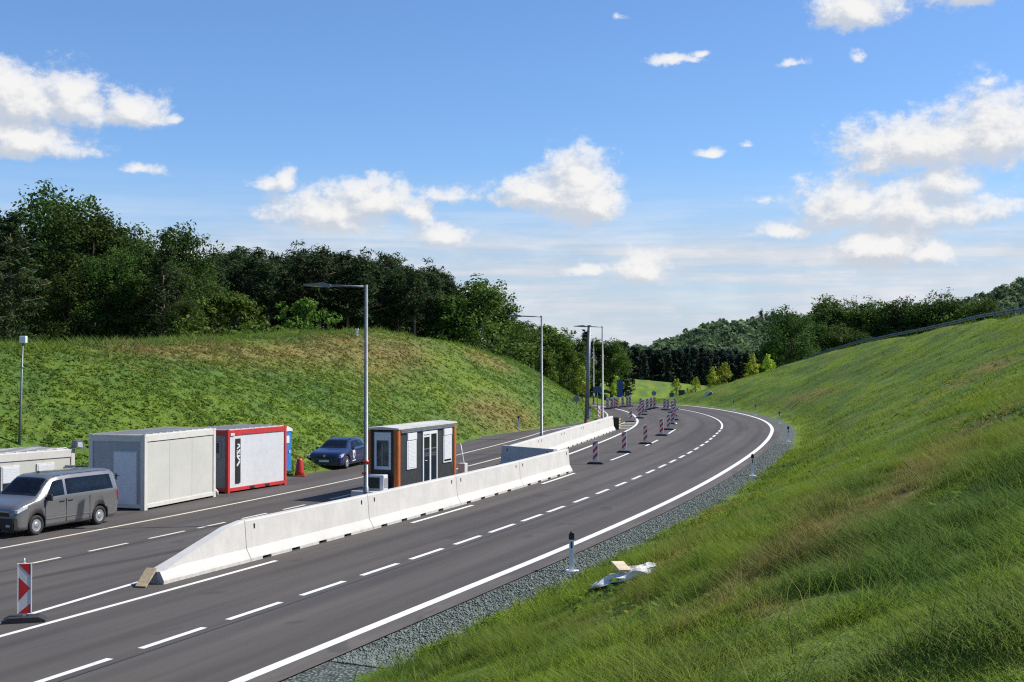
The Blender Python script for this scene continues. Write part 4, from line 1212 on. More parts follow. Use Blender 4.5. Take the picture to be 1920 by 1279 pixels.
# ------------------------------------------------------------------ street lamps and masts
def lamp(px, d, label, hgt=7.6, arm=-1, arml=1.95, yfix=None):
    # stands where the view ray at px meets the median at offset d
    if yfix is None:
        best = None
        for yy in np.arange(30, 170, .05):
            xx = (px-960)/F*yy
            s, dd = project([xx], [yy])
            if abs(dd[0]-d) < .03: best = (xx, yy); break
        xx, yy = best
    else: xx, yy = (px-960)/F*yfix, yfix
    z = float(base_z(yy))
    root = empty('street_lamp', (xx, yy, z)); tag(root, label, 'street lamp', 'street lamps along the median')
    q = MB(); q.tube([(0,0,0),(0,0,1.15),(0,0,1.16),(0,0,hgt)], [.095,.095,.075,.052], 14); q.build('pole', M['steel'], root)
    q = MB(); q.box((-.2,-.2,0),(.2,.2,.03)); q.lathe([(.13,.03),(.13,.22),(.1,.24)], 'z', 14); q.build('base_plate', M['steel_dark'], root)
    q = MB(); q.box((-.06,-.112,.55),(.06,-.09,1.0),.004); q.build('hatch', M['steel_dark'], root)
    a = arm
    q = MB(); q.tube([(0,0,hgt-.06),(a*(arml-.75),0,hgt-.02)], .032, 8); q.build('arm', M['steel'], root)
    q = MB(); q.prism([(a*(arml-.85),hgt-.06),(a*(arml-.75),hgt-.075),(a*(arml+.05),hgt-.02),(a*(arml+.05),hgt+.02),(a*(arml-.35),hgt+.05),(a*(arml-.55),hgt+.075),(a*(arml-.8),hgt+.02)], 'y', -.13, .13)
    lh = q.build('lamp_head', M['steel'], root)
    q = MB(); q.prism([(a*(arml-.55),hgt-.068),(a*(arml-.05),hgt-.033),(a*(arml-.05),hgt-.03),(a*(arml-.55),hgt-.055)], 'y', -.10, .10); q.build('lens', M['lampglass'], lh)
    return root
l1 = lamp(686.5, 7.65, 'nearest street lamp, standing by the near end of the booth')
q = MB(); q.lathe([(.10,1.9),(.10,2.0)], 'z', 12); q.box((-.12,-.10,1.55),(.02,.0,1.62)); q.build('red_clamp', M['redplastic'], l1)
lamp(1015.5, 8, 'street lamp rising behind the rear barrier row between booth and thick mast', yfix=70.5)
lamp(1129.5, 8, 'street lamp with left arm just right of the thick grey mast', 7.5, yfix=89.5)
lamp(1113, 8, 'far street lamp whose arm points right over the road', 7.2, 1, 2.2, yfix=150)
lamp(1130.6, 8, 'farthest street lamp, its right arm showing beside a nearer pole', 8.0, 1, 1.1, yfix=168)
mx, my = (1100-960)/F*84, 84
ms = empty('steel_mast', (mx, my, 0)); tag(ms, 'thick grey steel mast with a rusty red foot behind the rear barriers', 'mast')
q = MB(); q.tube([(0,0,1.2),(.17,0,7.4)], [.15,.12], 14); q.build('shaft', M['steel'], ms)
q = MB(); q.tube([(0,0,0),(0,0,1.25)], [.17,.165], 14); q.build('foot', simple('rusty_red', (.16,.035,.03), .7), ms)
q = MB(); q.box((.05,-.14,7.36),(.29,.14,7.42)); q.build('cap', M['steel_dark'], ms)
# camera pole at the left edge of the picture
cxp, cyp = ray(37, 836)
cz = gz(cxp, cyp)
cp = empty('camera_pole', (cxp, cyp, cz)); tag(cp, 'slim pole with a small white camera box on the left bank', 'pole')
hh = CAMH-(632-YH)/F*cyp-cz
q = MB(); q.tube([(0,0,-.1),(.05,0,hh*.35),(.05,0,hh*.36),(.12,0,hh-.2)], [.055,.055,.045,.035], 10); q.build('shaft', M['steel'], cp)
q = MB(); q.box((.02,-.11,hh-.24),(.27,.11,hh+.04),.02); q.build('camera_housing', M['whiteplastic'], cp)
q = MB(); q.tube([(.0,0,hh*.72),(.16,0,hh*.72)], .03, 6); q.build('clamp', M['steel_dark'], cp)

# ------------------------------------------------------------------ striped beacons
def beacon(loc, rz, label, mirror=False, arrow=False, hs=1.0):
    root = empty('striped_beacon', (loc[0], loc[1], float(base_z(loc[1]))), rz); tag(root, label, 'beacon', 'red and white beacons along the road')
    W_, b, t = .25, .16, 1.16*hs
    q = MB(); q.box((-W_/2,-.025,b),(W_/2,.025,t),.006); 
    for s in (1, -1): q.box((s*(W_/2+.002)-.012,-.032,b),(s*(W_/2+.002)+.012,.032,t),.004)
    pn = q.build('panel', M['whitefoil'], root)
    q = MB(); hgt = t-b
    def poly(pts):
        for yy in (-.0275, .0275):
            q.prism([(u, v) for u, v in pts], 'y', yy-.0012, yy+.0012)
    e = W_/2-.012
    if arrow:
        poly([(-e,t-.01),(e,t-.01),(e,t-.25)]); poly([(-e+.01,t-.27),(e,t-.50),(-e+.01,t-.74)]); poly([(e,t-.80),(e,b+.01),(-e,b+.01)])
    else:
        k = b+.03; sg = -1 if mirror else 1
        while k < t:
            pts = []
            for u, v in ((-e, k), (e, k+sg*.25), (e, k+.17+sg*.25), (-e, k+.17)): pts.append((u, min(max(v, b+.005), t-.005)))
            if abs(pts[3][1]-pts[0][1])+abs(pts[2][1]-pts[1][1]) > .02: poly([p for i, p in enumerate(pts)] if pts[0][1] != pts[3][1] and pts[1][1] != pts[2][1] else ([pts[0], pts[1], pts[2]] if pts[0][1] == pts[3][1] else [pts[0], pts[1], pts[3]]))
            k += .34
    q.build('red_stripe', M['redfoil'], pn)
    q = MB(); q.prism([(-.42,0),(.42,0),(.40,.05),(.28,.11),(-.28,.11),(-.40,.05)], 'y', -.2, .2); q.build('foot', M['rubber'], root)
    q = MB(); q.box((-.03,-.02,.1),(.03,.02,b+.05),.004); q.box((-.02,-.015,b),(.02,.015,t+.02),.004)
    if arrow: q.tube([(0,0,t),(0,0,t+.1)], .012, 8)
    q.build('post', M['whitepost'], root)
    return root
b1_ = G(48, 1164)
beacon(b1_, R(16), 'large beacon with a red arrow pattern at the left picture edge', arrow=True)
RIGHT = [((1116,870),'nearest beacon of the right row, beside the end of the front barriers'),((1170,848.5),'second beacon of the right row from the camera'),((1210,832.5),'third beacon of the right row from the camera'),
         ((1240,817),'fourth beacon of the right row from the camera'),((1253.5,806),'fifth beacon of the right row, where the row begins to crowd'),((1261,795),'sixth beacon of the right row, half behind the fifth')]
for p, lb in RIGHT: beacon(G(*p), -heading(40)*.35+R(random.uniform(-6, 6)), lb)
FAR = [(1264,788),(1262,780.5),(1260,774),(1252,769.5),(1246,768.5),(1265,768)]
for p in FAR: beacon(G(*p), R(random.uniform(-10, 10)), 'small far beacon crowded at the end of the right row')
beacon(G(1182,791.5), R(12), 'lone beacon on the hatched gore beyond the rear barriers')
for p in [(1199,784.5),(1205,778),(1206,772)]: beacon(G(*p), R(random.uniform(-10, 10)), 'beacon right of the curved white line, in the middle group')
for p in [(1213.6,768.6),(1220.7,766.8),(1227,765.4),(1201,768)]: beacon(G(*p), R(random.uniform(-10, 10)), 'distant beacon of the middle group at the bend')
for p in [(1139,767),(1147,765.8),(1153,765),(1156,766),(1167.4,763.5),(1176,762.5),(1181,762)]: beacon(G(*p), R(random.uniform(-10, 10)), 'distant beacon of the left group at the bend', mirror=True)
beacon(G(1123,787), R(40), 'lone beacon on the left verge beside the lamp posts', mirror=True)
o = MB(); o.lathe([(.12,0),(.14,.06),(.10,.12),(.03,.15)], 'z', 14); x_, y_ = G(1266.5,796); tag(o.build('marker_lamp', M['whiteplastic'], None, (x_, y_, 0)), 'small white marker lamp on the road by the crowded right row', 'lamp')

# ------------------------------------------------------------------ delineator posts
def delineator(px, py, label, hgt=.95, lean=0.0, left=False):
    x, y = ray(px, py) ; z = gz(x, y)
    s, d = project([x], [y])
    if -2.2 < d[0] < -.6: z = float(base_z(y))-.03-(-d[0]-.6)*.03
    root = empty('delineator_post', (x, y, z), -heading(float(s[0]))*.6); root.rotation_euler = (0, lean, root.rotation_euler.z)
    tag(root, label, 'post', 'white delineator posts along the verges')
    q = MB(); q.prism([(-.06,-.045),(.06,-.045),(.045,.05),(-.045,.05)], 'z', .0, hgt-.14); q.build('post', M['whitepost'], root)
    q = MB(); q.prism([(-.068,-.053),(.068,-.053),(.053,.058),(-.053,.058)], 'z', hgt-.15, hgt-.01); q.lathe([(.055,hgt-.012),(.05,hgt+.03),(.02,hgt+.045)], 'z', 12); q.build('cap', M['black'], root)
    q = MB(); q.box((-.022,-.049,hgt-.36),(.022,-.044,hgt-.20)); q.build('reflector', M['signdark'], root)
    q = MB(); q.box((-.16,-.13,-.0),(.16,.13,.035),.006); q.build('base_plate', M['whitepost'], root)
    return root
delineator(1072, 1073.5, 'nearest white delineator post with a black cap on the gravel')
delineator(1410.5, 893, 'second delineator post along the right gravel shoulder')
delineator(1477.5, 829, 'delineator post at the outer edge of the bend, on the gravel tip')
delineator(1461, 795, 'pale delineator post right behind the outer bend')
delineator(1416, 779.5, 'far delineator post beyond the outer bend')
delineator(1375, 770, 'smallest delineator post on the far right verge')
delineator(972.5, 806, 'white delineator post on the left verge, between the first two lamps')
delineator(1106.5, 784, 'white delineator post on the left verge beside the thick mast')

# ------------------------------------------------------------------ guard rail on the right bank's crest
gr = empty('guard_rail', (0,0,0)); tag(gr, 'grey steel guard rail running along the crest of the right bank', 'guard rail')
GS = np.arange(84, 146, 2.0); 
gxx, gyy = sd(GS, -23.0); gzz = terrain(gxx, gyy, False)
bm = bmesh.new(); prof = [(0,.46),(.05,.50),(.05,.56),(0,.61),(.05,.66),(.05,.72),(0,.77),(-.03,.77),(-.03,.46)]
rings = []
for s, x, y, z in zip(GS, gxx, gyy, gzz):
    th = heading(s); nx2, ny2 = -math.cos(th), math.sin(th)
    rings.append([bm.verts.new((x+nx2*u, y+ny2*u, z+v)) for u, v in prof])
for A_, B_ in zip(rings, rings[1:]):
    for j in range(len(prof)): bm.faces.new([A_[j], A_[(j+1) % len(prof)], B_[(j+1) % len(prof)], B_[j]])
bmesh.ops.recalc_face_normals(bm, faces=bm.faces)
me = bpy.data.meshes.new('rail_beam'); bm.to_mesh(me); bm.free(); me.materials.append(M['steel']); o = bpy.data.objects.new('rail_beam', me); COL.objects.link(o); o.parent = gr
for s, x, y, z in list(zip(GS, gxx, gyy, gzz)):
    q = MB(); q.box((-.05,-.03,-.4),(.05,.03,.74)); p_ = q.build('rail_post', M['steel_dark'], gr, (x-.06, y, z)); p_.rotation_euler = (0, 0, math.pi/2-heading(s))

# ------------------------------------------------------------------ signs at the bend
def sign(name, px, py_base, py_lo, py_hi, wpx, y, mat, label, shape='rect', posts=1, cat='sign', back=False, rz=0.0):
    x = (px-960)/F*y; z0_ = gz(x, y)
    root = empty(name, (x, y, z0_), rz); tag(root, label, cat)
    zl = CAMH-(py_lo-YH)/F*y-z0_; zh = CAMH-(py_hi-YH)/F*y-z0_; wv = wpx/F*y
    for k in range(posts):
        u = 0 if posts == 1 else (-.32+.64*k)*wv
        q = MB(); q.tube([(u,.06,-.1),(u,.06,zh-.03)], .035, 8); q.build('post', M['steel'], root)
    q = MB()
    if shape == 'round':
        r_ = (zh-zl)/2; q.lathe([(r_*.98,-.012),(r_,0),(r_*.98,.012)], 'y', 28, (0, 0, (zl+zh)/2))
    else: q.box((-wv/2,-.015,zl),(wv/2,.015,zh),.004)
    pl = q.build('sign_face', mat, root)
    return root, pl, zl, zh, wv
sign('direction_sign', 1120, 0, 737, 725, 15, 128, M['signblue'], 'small blue direction sign on the left verge behind the lamp posts')
sign('tall_sign', 1162.5, 0, 745, 712, 11, 150, M['signblue'], 'tall narrow dark blue board at the left side of the bend', posts=2)
sign('sign_back', 1176, 0, 745, 733, 8, 146, M['signdark'], 'small dark sign seen from behind, right of the tall blue board')
sign('round_sign', 1081, 0, 754, 742, 12, 112, M['signback'], 'round sign seen from behind on a thin post before the left bank', 'round')
sign('round_sign', 1226, 0, 742, 733, 9, 178, M['signback'], 'pale round sign far behind the middle beacons', 'round')
sign('board_sign', 1278, 0, 744, 731.5, 12, 168, M['signdark'], 'black square board on a post at the far side of the bend', posts=2)
sign('blue_sign', 1259, 0, 750, 737, 8, 172, M['signblue'], 'small blue sign left of the black square board')
rt, pl, zl, zh, wv = sign('end_of_limit_sign', 1329, 0, 750, 733, 16, 150, M['whitefoil'], 'round white sign with a black diagonal band at the foot of the right bank', 'round')
r_ = (zh-zl)/2; zc = (zl+zh)/2
q = MB(); c_ = math.cos(R(45)); q.prism([(r_*.62-.09, zc+r_*.62+.09),(r_*.62+.09, zc+r_*.62-.09),(-r_*.62+.09, zc-r_*.62-.09),(-r_*.62-.09, zc-r_*.62+.09)], 'y', -.020, -.011); q.build('band', M['signdark'], pl)
# marker stakes on the left bank
for px, py, lb in [(993,703,'a pair'),(1001,704,'a pair'),(1062,725,'a trio'),(1068,726,'a trio'),(1074,727,'a trio')]:
    x, y = ray(px, py); h_ = .9
    q = MB(); q.box((-.04,-.04,-.1),(.04,.04,h_)); q.prism([(-.04,h_),(.04,h_),(0,h_+.07)], 'y', -.04, .04)
    tag(q.build('wooden_stake', M['plank'], None, (x, y, gz(x, y))), ('pale wooden stake, one of a pair high on the left bank' if lb == 'a pair' else 'pale wooden stake, one of three in a row on the left bank'), 'stake', lb+' of stakes on the left bank')
x, y = ray(669, 632); q = MB(); q.box((-.08,-.08,-.1),(.08,.08,.5)); q.box((-.12,-.12,.5),(.12,.12,.62)); tag(q.build('marker_stone', M['whitepost'], None, (x, y, gz(x, y))), 'white marker post on the crest of the left bank before the pines', 'post')

# ------------------------------------------------------------------ rubbish on the verge
x, y = ray(1168, 1083); z = gz(x, y)
bm = bmesh.new(); nn = 26; gv = []
for i in range(nn):
    row = []
    for j in range(16):
        u, v = i/(nn-1)-.5, j/15-.5
        hx = x+u*.95+.06*math.sin(9*v); hy = y+v*.75+u*-.30
        edge = max(0, 1-(2*abs(u))**4)*max(0, 1-(2*abs(v))**4)
        zz = gz(hx, hy)+.05+edge*(.10*fbm(np.array([u*7+5]), np.array([v*7+9]), 3)[0]**1.0+.035*math.sin(17*u+5*v)*math.sin(13*v))
        row.append(bm.verts.new((hx+.05*math.sin(23*v+3*u), hy+.05*math.sin(19*u), zz)))
    gv.append(row)
for i in range(nn-1):
    for j in range(15): bm.faces.new([gv[i][j], gv[i+1][j], gv[i+1][j+1], gv[i][j+1]])
me = bpy.data.meshes.new('plastic_sheet'); bm.to_mesh(me); bm.free(); me.materials.append(M['sheeting']); o = bpy.data.objects.new('plastic_sheet', me); COL.objects.link(o)
tag(o, 'crumpled white plastic sheet lying on the verge behind the near delineator', 'plastic sheet')
o = panel('wood_offcut', [(-.09,-.24,0),(.10,-.26,0),(.12,.24,.06),(-.08,.26,.06)], M['plank'], None, .04); o.location = (x-.04, y+.02, z+.13); o.rotation_euler = (0, 0, .2); tag(o, 'pale wooden offcut lying on the crumpled white sheet', 'board')

# ------------------------------------------------------------------ trees
def leaf_cloud(centres, radii, per, size, aspect=1.0, flat=0.0, r=rng):
    """leaf-sized quads scattered round clump centres; returns verts, faces, rnd"""
    n = len(centres)*per
    c = np.repeat(centres, per, 0); rad = np.repeat(radii, per)
    v = r.normal(size=(n, 3)); v /= np.linalg.norm(v, axis=1)[:, None]
    v *= (r.random(n)**.45)[:, None]*rad[:, None]
    v[:, 2] *= 1-flat
    p = c+v
    nrm = r.normal(size=(n, 3)); nrm[:, 2] = np.abs(nrm[:, 2])+.25
    nrm += v/np.maximum(rad[:, None], .01)*.8
    nrm /= np.linalg.norm(nrm, axis=1)[:, None]
    a = np.cross(nrm, r.normal(size=(n, 3))); a /= np.linalg.norm(a, axis=1)[:, None]
    b = np.cross(nrm, a)
    s = size*(.55+.9*r.random(n))
    a *= (s*aspect)[:, None]; b *= s[:, None]
    V = np.stack([p-a*.5, p-b*.32+a*.08, p+a*.5, p+b*.32+a*.08], 1).reshape(-1, 3)
    Fc = np.arange(n*4).reshape(n, 4)
    rn = np.repeat(np.clip(np.repeat(r.random(len(centres)), per)*.6+r.random(n)*.4, 0, 1), 4)
    return V, Fc, rn

def limb_mesh(paths):
    mb = MB()
    for pts, rr in paths: mb.tube(pts, rr, 7)
    return mb

def broadleaf(name, h, wd, mat, seed, lobes=9, base=.22, n_cl=420, per=15, leaf=.34, label=None, fill=.62, trunk_r=None):
    r = np.random.default_rng(seed)
    root = empty(name)
    # several overlapping boughs give the crown its uneven outline
    L_ = []
    for k in range(lobes):
        f = (k+.5)/lobes
        zc = h*(base+.08+(.88-base)*f**.85)
        env = math.sin(math.pi*min(1, (f*.82+.16)))**.7
        a = k*2.4+r.random()*1.2
        off = wd*.5*env*(.30+.45*r.random())
        L_.append((off*math.cos(a)*1.1, off*math.sin(a)*1.1, zc, wd*(.15+.12*r.random())*(.75+.4*env)))
    L_.append((0, 0, h*.86, wd*.20))
    cs = []; rs = []
    per_l = n_cl//len(L_)
    for (x, y, z, q) in L_:
        v = r.normal(size=(per_l, 3)); v /= np.linalg.norm(v, axis=1)[:, None]
        v *= (fill+(1-fill)*r.random(per_l))[:, None]*q*(1+.18*r.normal(size=per_l))[:, None]
        v[:, 2] *= .85
        cs.append(v+np.array([x, y, z])); rs.append(np.full(per_l, 1)*(.05+.045*r.random(per_l))*h*.75)
    cs = np.concatenate(cs); rs = np.concatenate(rs)
    k = cs[:, 2] > h*base*.5
    V, Fc, rn = leaf_cloud(cs[k], rs[k], per, leaf, 1.25, .25, r)
    V[:, 2] *= h/np.percentile(V[:, 2], 99.7)
    paths = [([(0,0,-.4),(.05*r.normal(),.05*r.normal(),h*.2),(.15*r.normal(),.15*r.normal(),h*.5),(0,0,h*.85)], [h*.024,h*.018,h*.012,h*.003])]
    for (x, y, z, q) in L_: paths.append(([(0,0,max(.15*h, z*.55-.1*h)),(x*.45,y*.45,z*.8),(x,y,z)], [h*.010,h*.007,h*.002]))
    tr = limb_mesh(paths).build('trunk', M['bark'], root)
    np_mesh('crown', V, Fc, mat, root, {'rnd': rn})
    return root

def pine(name, h, mat, seed, crown0=.42, spread=.17, n_w=15, leaf=.42, label=None, taper=.55, per=9, bark='bark_pine', cl=9):
    r = np.random.default_rng(seed)
    root = empty(name)
    cs = []; rs = []; paths = [([(0,0,-.4),(.03*h*r.normal()*.3,.0,h*.5),(0,0,h)], [h*.016,h*.011,.02])]
    for k in range(n_w):
        f = k/(n_w-1); z = h*(crown0+(1-crown0)*f**.92)
        ln = h*spread*(math.sin(math.pi*min(1, .22+.78*(1-f)**1.0*.72))**.8*(1-.72*f**2) if taper < .9 else (1-f)*1.0+.05)*(.65+.6*r.random())
        for q in range(4+int(2*r.random())):
            a = r.random()*6.28; l = ln*(.55+.6*r.random())
            tip = np.array([l*math.cos(a), l*math.sin(a), z+l*(.22 if taper < .9 else -.22)])
            st = np.array([0, 0, z-(.05*h if taper < .9 else 0)*.4])
            if l > .07*h: paths.append(([tuple(st), tuple(st*.4+tip*.6), tuple(tip)], [h*.004,h*.003,h*.001]))
            for u in np.linspace(.35, 1, max(2, cl//3)):
                cs.append(st*(1-u)+tip*u+r.normal(size=3)*.02*h); rs.append(h*(.030+.022*r.random()))
    cs.append(np.array([0,0,h*.985])); rs.append(h*.02)
    V, Fc, rn = leaf_cloud(np.array(cs), np.array(rs), per, leaf, 2.3, .45, r)
    limb_mesh(paths).build('trunk', M[bark], root)
    np_mesh('crown', V, Fc, mat, root, {'rnd': rn})
    return root

def sapling(name, h, mat, seed, wd=1.6, base=.35, n_cl=70, per=13, leaf=.16):
    r = np.random.default_rng(seed)
    root = empty(name)
    z = h*(base+(1-base)*r.random(n_cl)); f = (z/h-base)/(1-base)
    rad = wd*.5*np.sin(np.pi*np.clip(.15+.8*f, 0, 1))**.8*r.random(n_cl)**.5; a = r.random(n_cl)*6.28
    cs = np.stack([rad*np.cos(a), rad*np.sin(a), z], 1)
    V, Fc, rn = leaf_cloud(cs, np.full(n_cl, .16*wd), per, leaf, 1.3, .1, r)
    limb_mesh([([(0,0,-.3),(.03,0,h*.5),(0,0,h*.97)], [.05,.04,.012])]+[([(0,0,zz*.75),(x*.8,y*.8,zz)], [.018,.008]) for x, y, zz in cs[:10]]).build('trunk', M['bark'], root)
    np_mesh('crown', V, Fc, mat, root, {'rnd': rn})
    # supporting stakes of a newly planted tree
    for s in (1, -1):
        q = MB(); q.tube([(s*.45,0,-.2),(s*.45,0,1.3)], .035, 6); q.build('stake', M['plank'], root)
    return root

def bush(name, h, wd, mat, seed, n_cl=120, per=14, leaf=.24):
    r = np.random.default_rng(seed)
    root = empty(name)
    v = r.normal(size=(n_cl, 3)); v /= np.linalg.norm(v, axis=1)[:, None]; v[:, 2] = np.abs(v[:, 2])
    v *= (.55+.45*r.random(n_cl))[:, None]*(1+.22*r.normal(size=n_cl))[:, None]
    cs = v*np.array([wd/2, wd/2, h*.86])+np.array([0, 0, h*.08])
    V, Fc, rn = leaf_cloud(cs, np.full(n_cl, .11*wd), per, leaf, 1.25, .2, r)
    limb_mesh([([(0,0,-.3),(c[0]*.4,c[1]*.4,c[2]*.5),tuple(c*.9)], [.05,.035,.01]) for c in cs[:9]]).build('stem', M['bark'], root)
    np_mesh('foliage', V, Fc, mat, root, {'rnd': rn})
    return root

PROTO = {}
def put(key, px, y, top_py=None, h=None, label=None, cat='tree', group=None, wscale=1.0, x=None, sink=.1, rz=None):
    """place a copy of prototype key where the ray px meets depth y; scaled so that its top reaches row top_py"""
    root, h0, used = PROTO[key]
    X = (px-960)/F*y if x is None else x
    z = gz(X, y)-sink
    if top_py is not None: h = CAMH-(top_py-YH)/F*y - z
    k = h/h0
    o = root if not used else copy_tree(root)
    PROTO[key][2] = True
    o.location = (X, y, z); o.scale = (k*wscale, k*wscale, k)
    o.rotation_euler = (0, 0, random.random()*6.28 if rz is None else rz)
    tag(o, label, cat)
    if group: o['group'] = group
    elif 'group' in o: del o['group']
    return o
def proto(key, root, h): PROTO[key] = [root, h, False]
for k, sd_ in enumerate((3, 14, 25)): proto('oak%d' % k, broadleaf('oak_tree', 16, 10.5, M['leaf_oak'], sd_, lobes=14, n_cl=600, per=24, leaf=.25, base=.12), 16)
for k, sd_ in enumerate((5, 16)): proto('mid%d' % k, broadleaf('broadleaf_tree', 12, 8, M['leaf_mid'], sd_, lobes=9, n_cl=460, per=22, leaf=.24, base=.08), 12)
for k, sd_ in enumerate((6, 17)): proto('bright%d' % k, broadleaf('broadleaf_tree', 7, 5.5, M['leaf_bright'], sd_, lobes=7, n_cl=260, per=15, leaf=.24, base=.06), 7)
for k, sd_ in enumerate((7, 18, 29, 30)): proto('pine%d' % k, pine('pine_tree', 15, M['needle'], sd_, crown0=.50+.035*k, leaf=.17, spread=.135, per=20), 15)
proto('leftpine', pine('pine_tree', 13, M['needle'], 41, crown0=.06, leaf=.19, spread=.26, n_w=20, per=24, taper=.6), 13)
for k, sd_ in enumerate((8, 19)): proto('spruce%d' % k, pine('spruce_tree', 16, M['needle_dark'], sd_, crown0=.10, leaf=.55, spread=.19, n_w=17, taper=1.0, bark='bark', per=8), 16)
for k, sd_ in enumerate((9, 20)): proto('sap%d' % k, sapling('young_tree', 3.6, M['leaf_yellow'], sd_), 3.6)
for k, sd_ in enumerate((10, 21)): proto('bush%d' % k, bush('bush', 3, 3.4, M['leaf_bright'], sd_), 3)
proto('shrub', bush('bush', 2.6, 3.6, M['leaf_mid'], 33), 2.6)

# the wood on the left: tall broadleaf trees at its left end
OAKS = [(92,136,350,'oak0','tallest oak, its crown the highest point of the left wood',1.15),(170,130,392,'oak1','oak with a broad crown just right of the tallest oak',1.1),(233,134,425,'oak2','oak on the falling shoulder right of the two tall oaks',1.15),
        (335,138,425,'oak1','round crowned oak at the right end of the oaks, sky gaps in its top',.95),(283,128,452,'oak0','lower oak filling the dip before the last round crown',1.0),(28,140,415,'oak2','oak half hidden behind the dark pine at the left edge',1.0),
        (370,150,485,'oak2','small oak between the last round crown and the pines',.9),(130,150,420,'oak2','oak filling the gap behind the tallest oaks',1.1),(205,122,470,'oak0','lower oak standing in front of the oak row',1.2),(330,124,500,'oak2','low oak in front of the round crowned oak',1.1)]
for px, y, tp, k, lb, ws in OAKS: put(k, px, y, tp, label=lb, wscale=ws)
for px, y, tp, ws in [(60,126,500,1.2),(130,120,510,1.2),(250,122,520,1.2),(180,146,470,1.1),(300,146,480,1.1),(30,120,560,1.2),(350,118,560,1.1),(95,142,470,1.2)]:
    put('oak%d' % random.randrange(3), px, y, tp, label='dark oak in the shaded lower rank of the left wood', group='oaks in the left wood', wscale=ws)
for px, y, tp in [(-70,132,440),(-150,128,420),(-240,134,430)]:
    put('oak%d' % random.randrange(3), px, y, tp, label='dark oak of the left wood just beyond the left picture edge', group='oaks beyond the left edge', wscale=1.2)
put('leftpine', 18, 104, 408, label='dark pine with layered boughs at the left picture edge', wscale=1.25)
put('leftpine', -40, 100, 430, label='dark pine cut by the left picture edge', wscale=1.2)
put('leftpine', 305, 120, 470, label='dark pine standing in front of the oaks near the round crown', wscale=1.0)
put('bright0', 440, 128, 548, label='light green tree at the foot of the pines, left of the small round tree', wscale=1.15)
put('mid0', 395, 130, 530, label='mid green tree leaning over the left side of the light green tree', wscale=1.0)
put('bright1', 568, 132, 560, label='small light green round tree before the pine trunks', wscale=1.0)
put('bush0', 366, 116, 590, label='light green bush at the oaks foot, nearest the bank edge', cat='bush')
put('bush1', 468, 122, 600, label='yellow green bush right of the light green tree', cat='bush')
put('shrub', 520, 126, 606, label='small grey green bush between the two light green trees', cat='bush')
put('shrub', 415, 121, 610, label='dark green bush under the light green tree', cat='bush')
# pines
tops = lambda px: np.interp(px, [380,440,520,560,640,720,780,840,880], [486,478,484,476,486,490,500,524,548])
for row, (y, dn) in enumerate([(172,10),(182,4),(193,0),(206,0),(220,4)]):
    px = 372+row*7
    while px < 868:
        put('pine%d' % random.randrange(4), px, y+random.uniform(-3, 3), tops(px)+dn+random.uniform(-8, 24), label='tall dark pine in the dense pine row on the left bank', group='pines of the left wood', wscale=random.uniform(1.0, 1.45))
        px += random.uniform(26, 38)
# dark undergrowth of the pine wood
for px in range(385, 880, 58):
    put('mid%d' % random.randrange(2), px+random.uniform(-8, 8), 226+random.uniform(-4, 6), np.interp(px, [380,880], [600,618])+random.uniform(-10, 8), label='shaded broadleaf tree between the trunks at the back of the pine wood', group='undergrowth trees of the pine wood', wscale=1.5)
put('mid1', 893, 176, 524, label='large round crowned tree at the right end of the pine wood', wscale=1.25)
put('mid0', 925, 182, 560, label='broadleaf tree on the right flank of the large round crown', wscale=1.15)
put('mid0', 862, 172, 556, label='broadleaf tree left of the large round crown, before the last pines', wscale=1.1)
# lighter trees stepping down the far end of the left bank
STEP = [(948,590),(972,612),(1000,618),(1022,606),(1048,622),(1075,636),(1098,632),(1122,640),(1146,640),(1168,646),(1015,640),(1060,650),(1090,655),(960,640),(985,645),(1135,655),(1160,660)]
for i, (px, tp) in enumerate(STEP):
    key = ('mid0','mid1','spruce0','bright1','mid1','mid0','spruce1')[i % 7]
    put(key, px, 205+i*2.2+random.uniform(-3, 3), tp+random.uniform(-5, 5), label='tree in the mixed row stepping down behind the lamp posts', group='mixed trees at the far end of the left bank', wscale=1.25)
put('bright0', 1020, 190, 660, label='light green tree right of the second lamp post, at the bank edge', wscale=.9)
put('bright1', 1067, 198, 655, label='bright yellow green tree left of the thick mast', wscale=.8)
put('sap0', 1092, 150, 690, label='young planted tree on the left bank just left of the thick mast')
put('sap1', 1156, 160, 706, label='young planted tree beside the tall dark blue board')
# dark wood across the valley
for row, y in enumerate((300, 318, 338, 362)):
    px = 1150+row*6
    while px < 1500:
        tp = np.interp(px, [1150,1200,1240,1300,1360,1420,1500], [656,661,664,664,668,672,664])+random.uniform(-7, 9)
        put('spruce%d' % random.randrange(2), px, y+random.uniform(-5, 5), tp+row*-1, label='dark spruce in the shaded wood across the valley', group='spruces across the valley', wscale=1.25, sink=.5)
        px += random.uniform(11, 17)
# broadleaf trees behind the guard rail
RT = [(1480,568),(1512,590),(1552,552),(1590,560),(1628,556),(1662,572),(1690,554),(1728,560),(1768,546),(1806,556),(1500,622),(1535,604),(1572,600),(1612,612),(1650,606),(1710,596),(1752,588),(1795,590),(1838,584),(1472,640),(1868,590),(1900,592)]
for i, (px, tp) in enumerate(RT):
    put(('oak0','oak1','mid0','oak2','mid1')[i % 5], px, 205+(i*37 % 40)+(10 if tp > 575 else 0), tp+7+random.uniform(-5, 5), label='dark broadleaf tree in the row behind the guard rail on the right bank', group='trees behind the guard rail', wscale=1.1)
put('bright0', 1446, 205, 640, label='light green tree at the left end of the row behind the guard rail', wscale=.8)
put('mid1', 1850, 190, 560, label='olive green tree at the right end of the row behind the guard rail', wscale=.9)
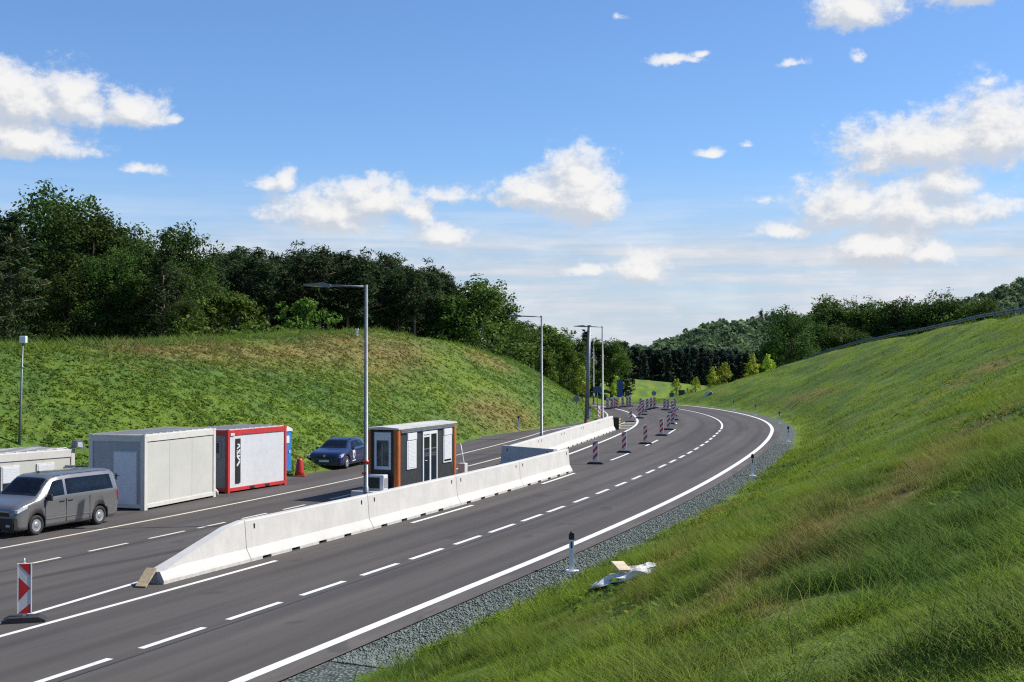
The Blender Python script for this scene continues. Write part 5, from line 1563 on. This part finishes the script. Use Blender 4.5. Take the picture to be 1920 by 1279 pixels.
# young trees lined up along the far right verge
for i, (px, y, tp, lb) in enumerate([(1268,196,713,'young yellow green tree left of the black square board'),(1289,204,728,'lowest young yellow green tree, right of the black square board'),(1304,192,710,'young yellow green tree above the end of the road'),(1337,186,690,'young yellow green tree, left one of the pair above the round white sign'),
                                 (1358,184,684,'young yellow green tree, right one of the pair above the round white sign'),(1410,182,664,'slender young tree on the crest, left one below the spruces'),(1440,180,668,'young tree on the crest near the guard rail end')]):
    put('sap%d' % (i % 2), px, y, tp, label=lb, wscale=.85)

# wooded hills far away: one mass of crowns
base_o = PROTO['mid0'][0]
def far_forest():
    r = np.random.default_rng(77)
    # small crown prototypes of coarse leaf clumps
    protos = []
    for k in range(4):
        v = r.normal(size=(46, 3)); v /= np.linalg.norm(v, axis=1)[:, None]; v[:, 2] = v[:, 2]*.9
        cs = v*np.array([3.6, 3.6, 4.2])*(.75+.3*r.random((46, 1)))+np.array([0, 0, 5.2])
        protos.append(leaf_cloud(cs, np.full(46, 1.25), 7, 1.25, 1.3, .2, r))
    VV = []; FF = []; RR = []; off = 0
    y = 455.0
    while y < 900:
        x = -.04*y
        while x < .62*y:
            xx = x+r.uniform(-3, 3); yy = y+r.uniform(-4, 4)
            if xx/yy > .095:
                z = gz(xx, yy)
                V, Fc, rn = protos[r.integers(4)]
                a = r.random()*6.28; s = .7+.75*r.random(); c_, s_2 = math.cos(a)*s, math.sin(a)*s
                W = np.stack([V[:,0]*c_-V[:,1]*s_2+xx, V[:,0]*s_2+V[:,1]*c_+yy, V[:,2]*s*1.05+z-1], 1)
                VV.append(W); FF.append(Fc+off); RR.append(np.clip(rn*.5+r.random()*.5, 0, 1)); off += len(V)
            x += 7.5
        y += 9 if y < 700 else 14
    tag(np_mesh('distant_forest', np.concatenate(VV), np.concatenate(FF), M['leaf_far_hazed'], attrs={'rnd': np.concatenate(RR)}), kind='stuff')
far_forest()
for px, tp, y in [(1427,583,640),(1437,588,645),(1449,584,640)]:
    put('pine1', px, y, tp, h=None, label='lone pine standing out on the skyline of the distant hill', group='skyline pines on the distant hill', sink=1)
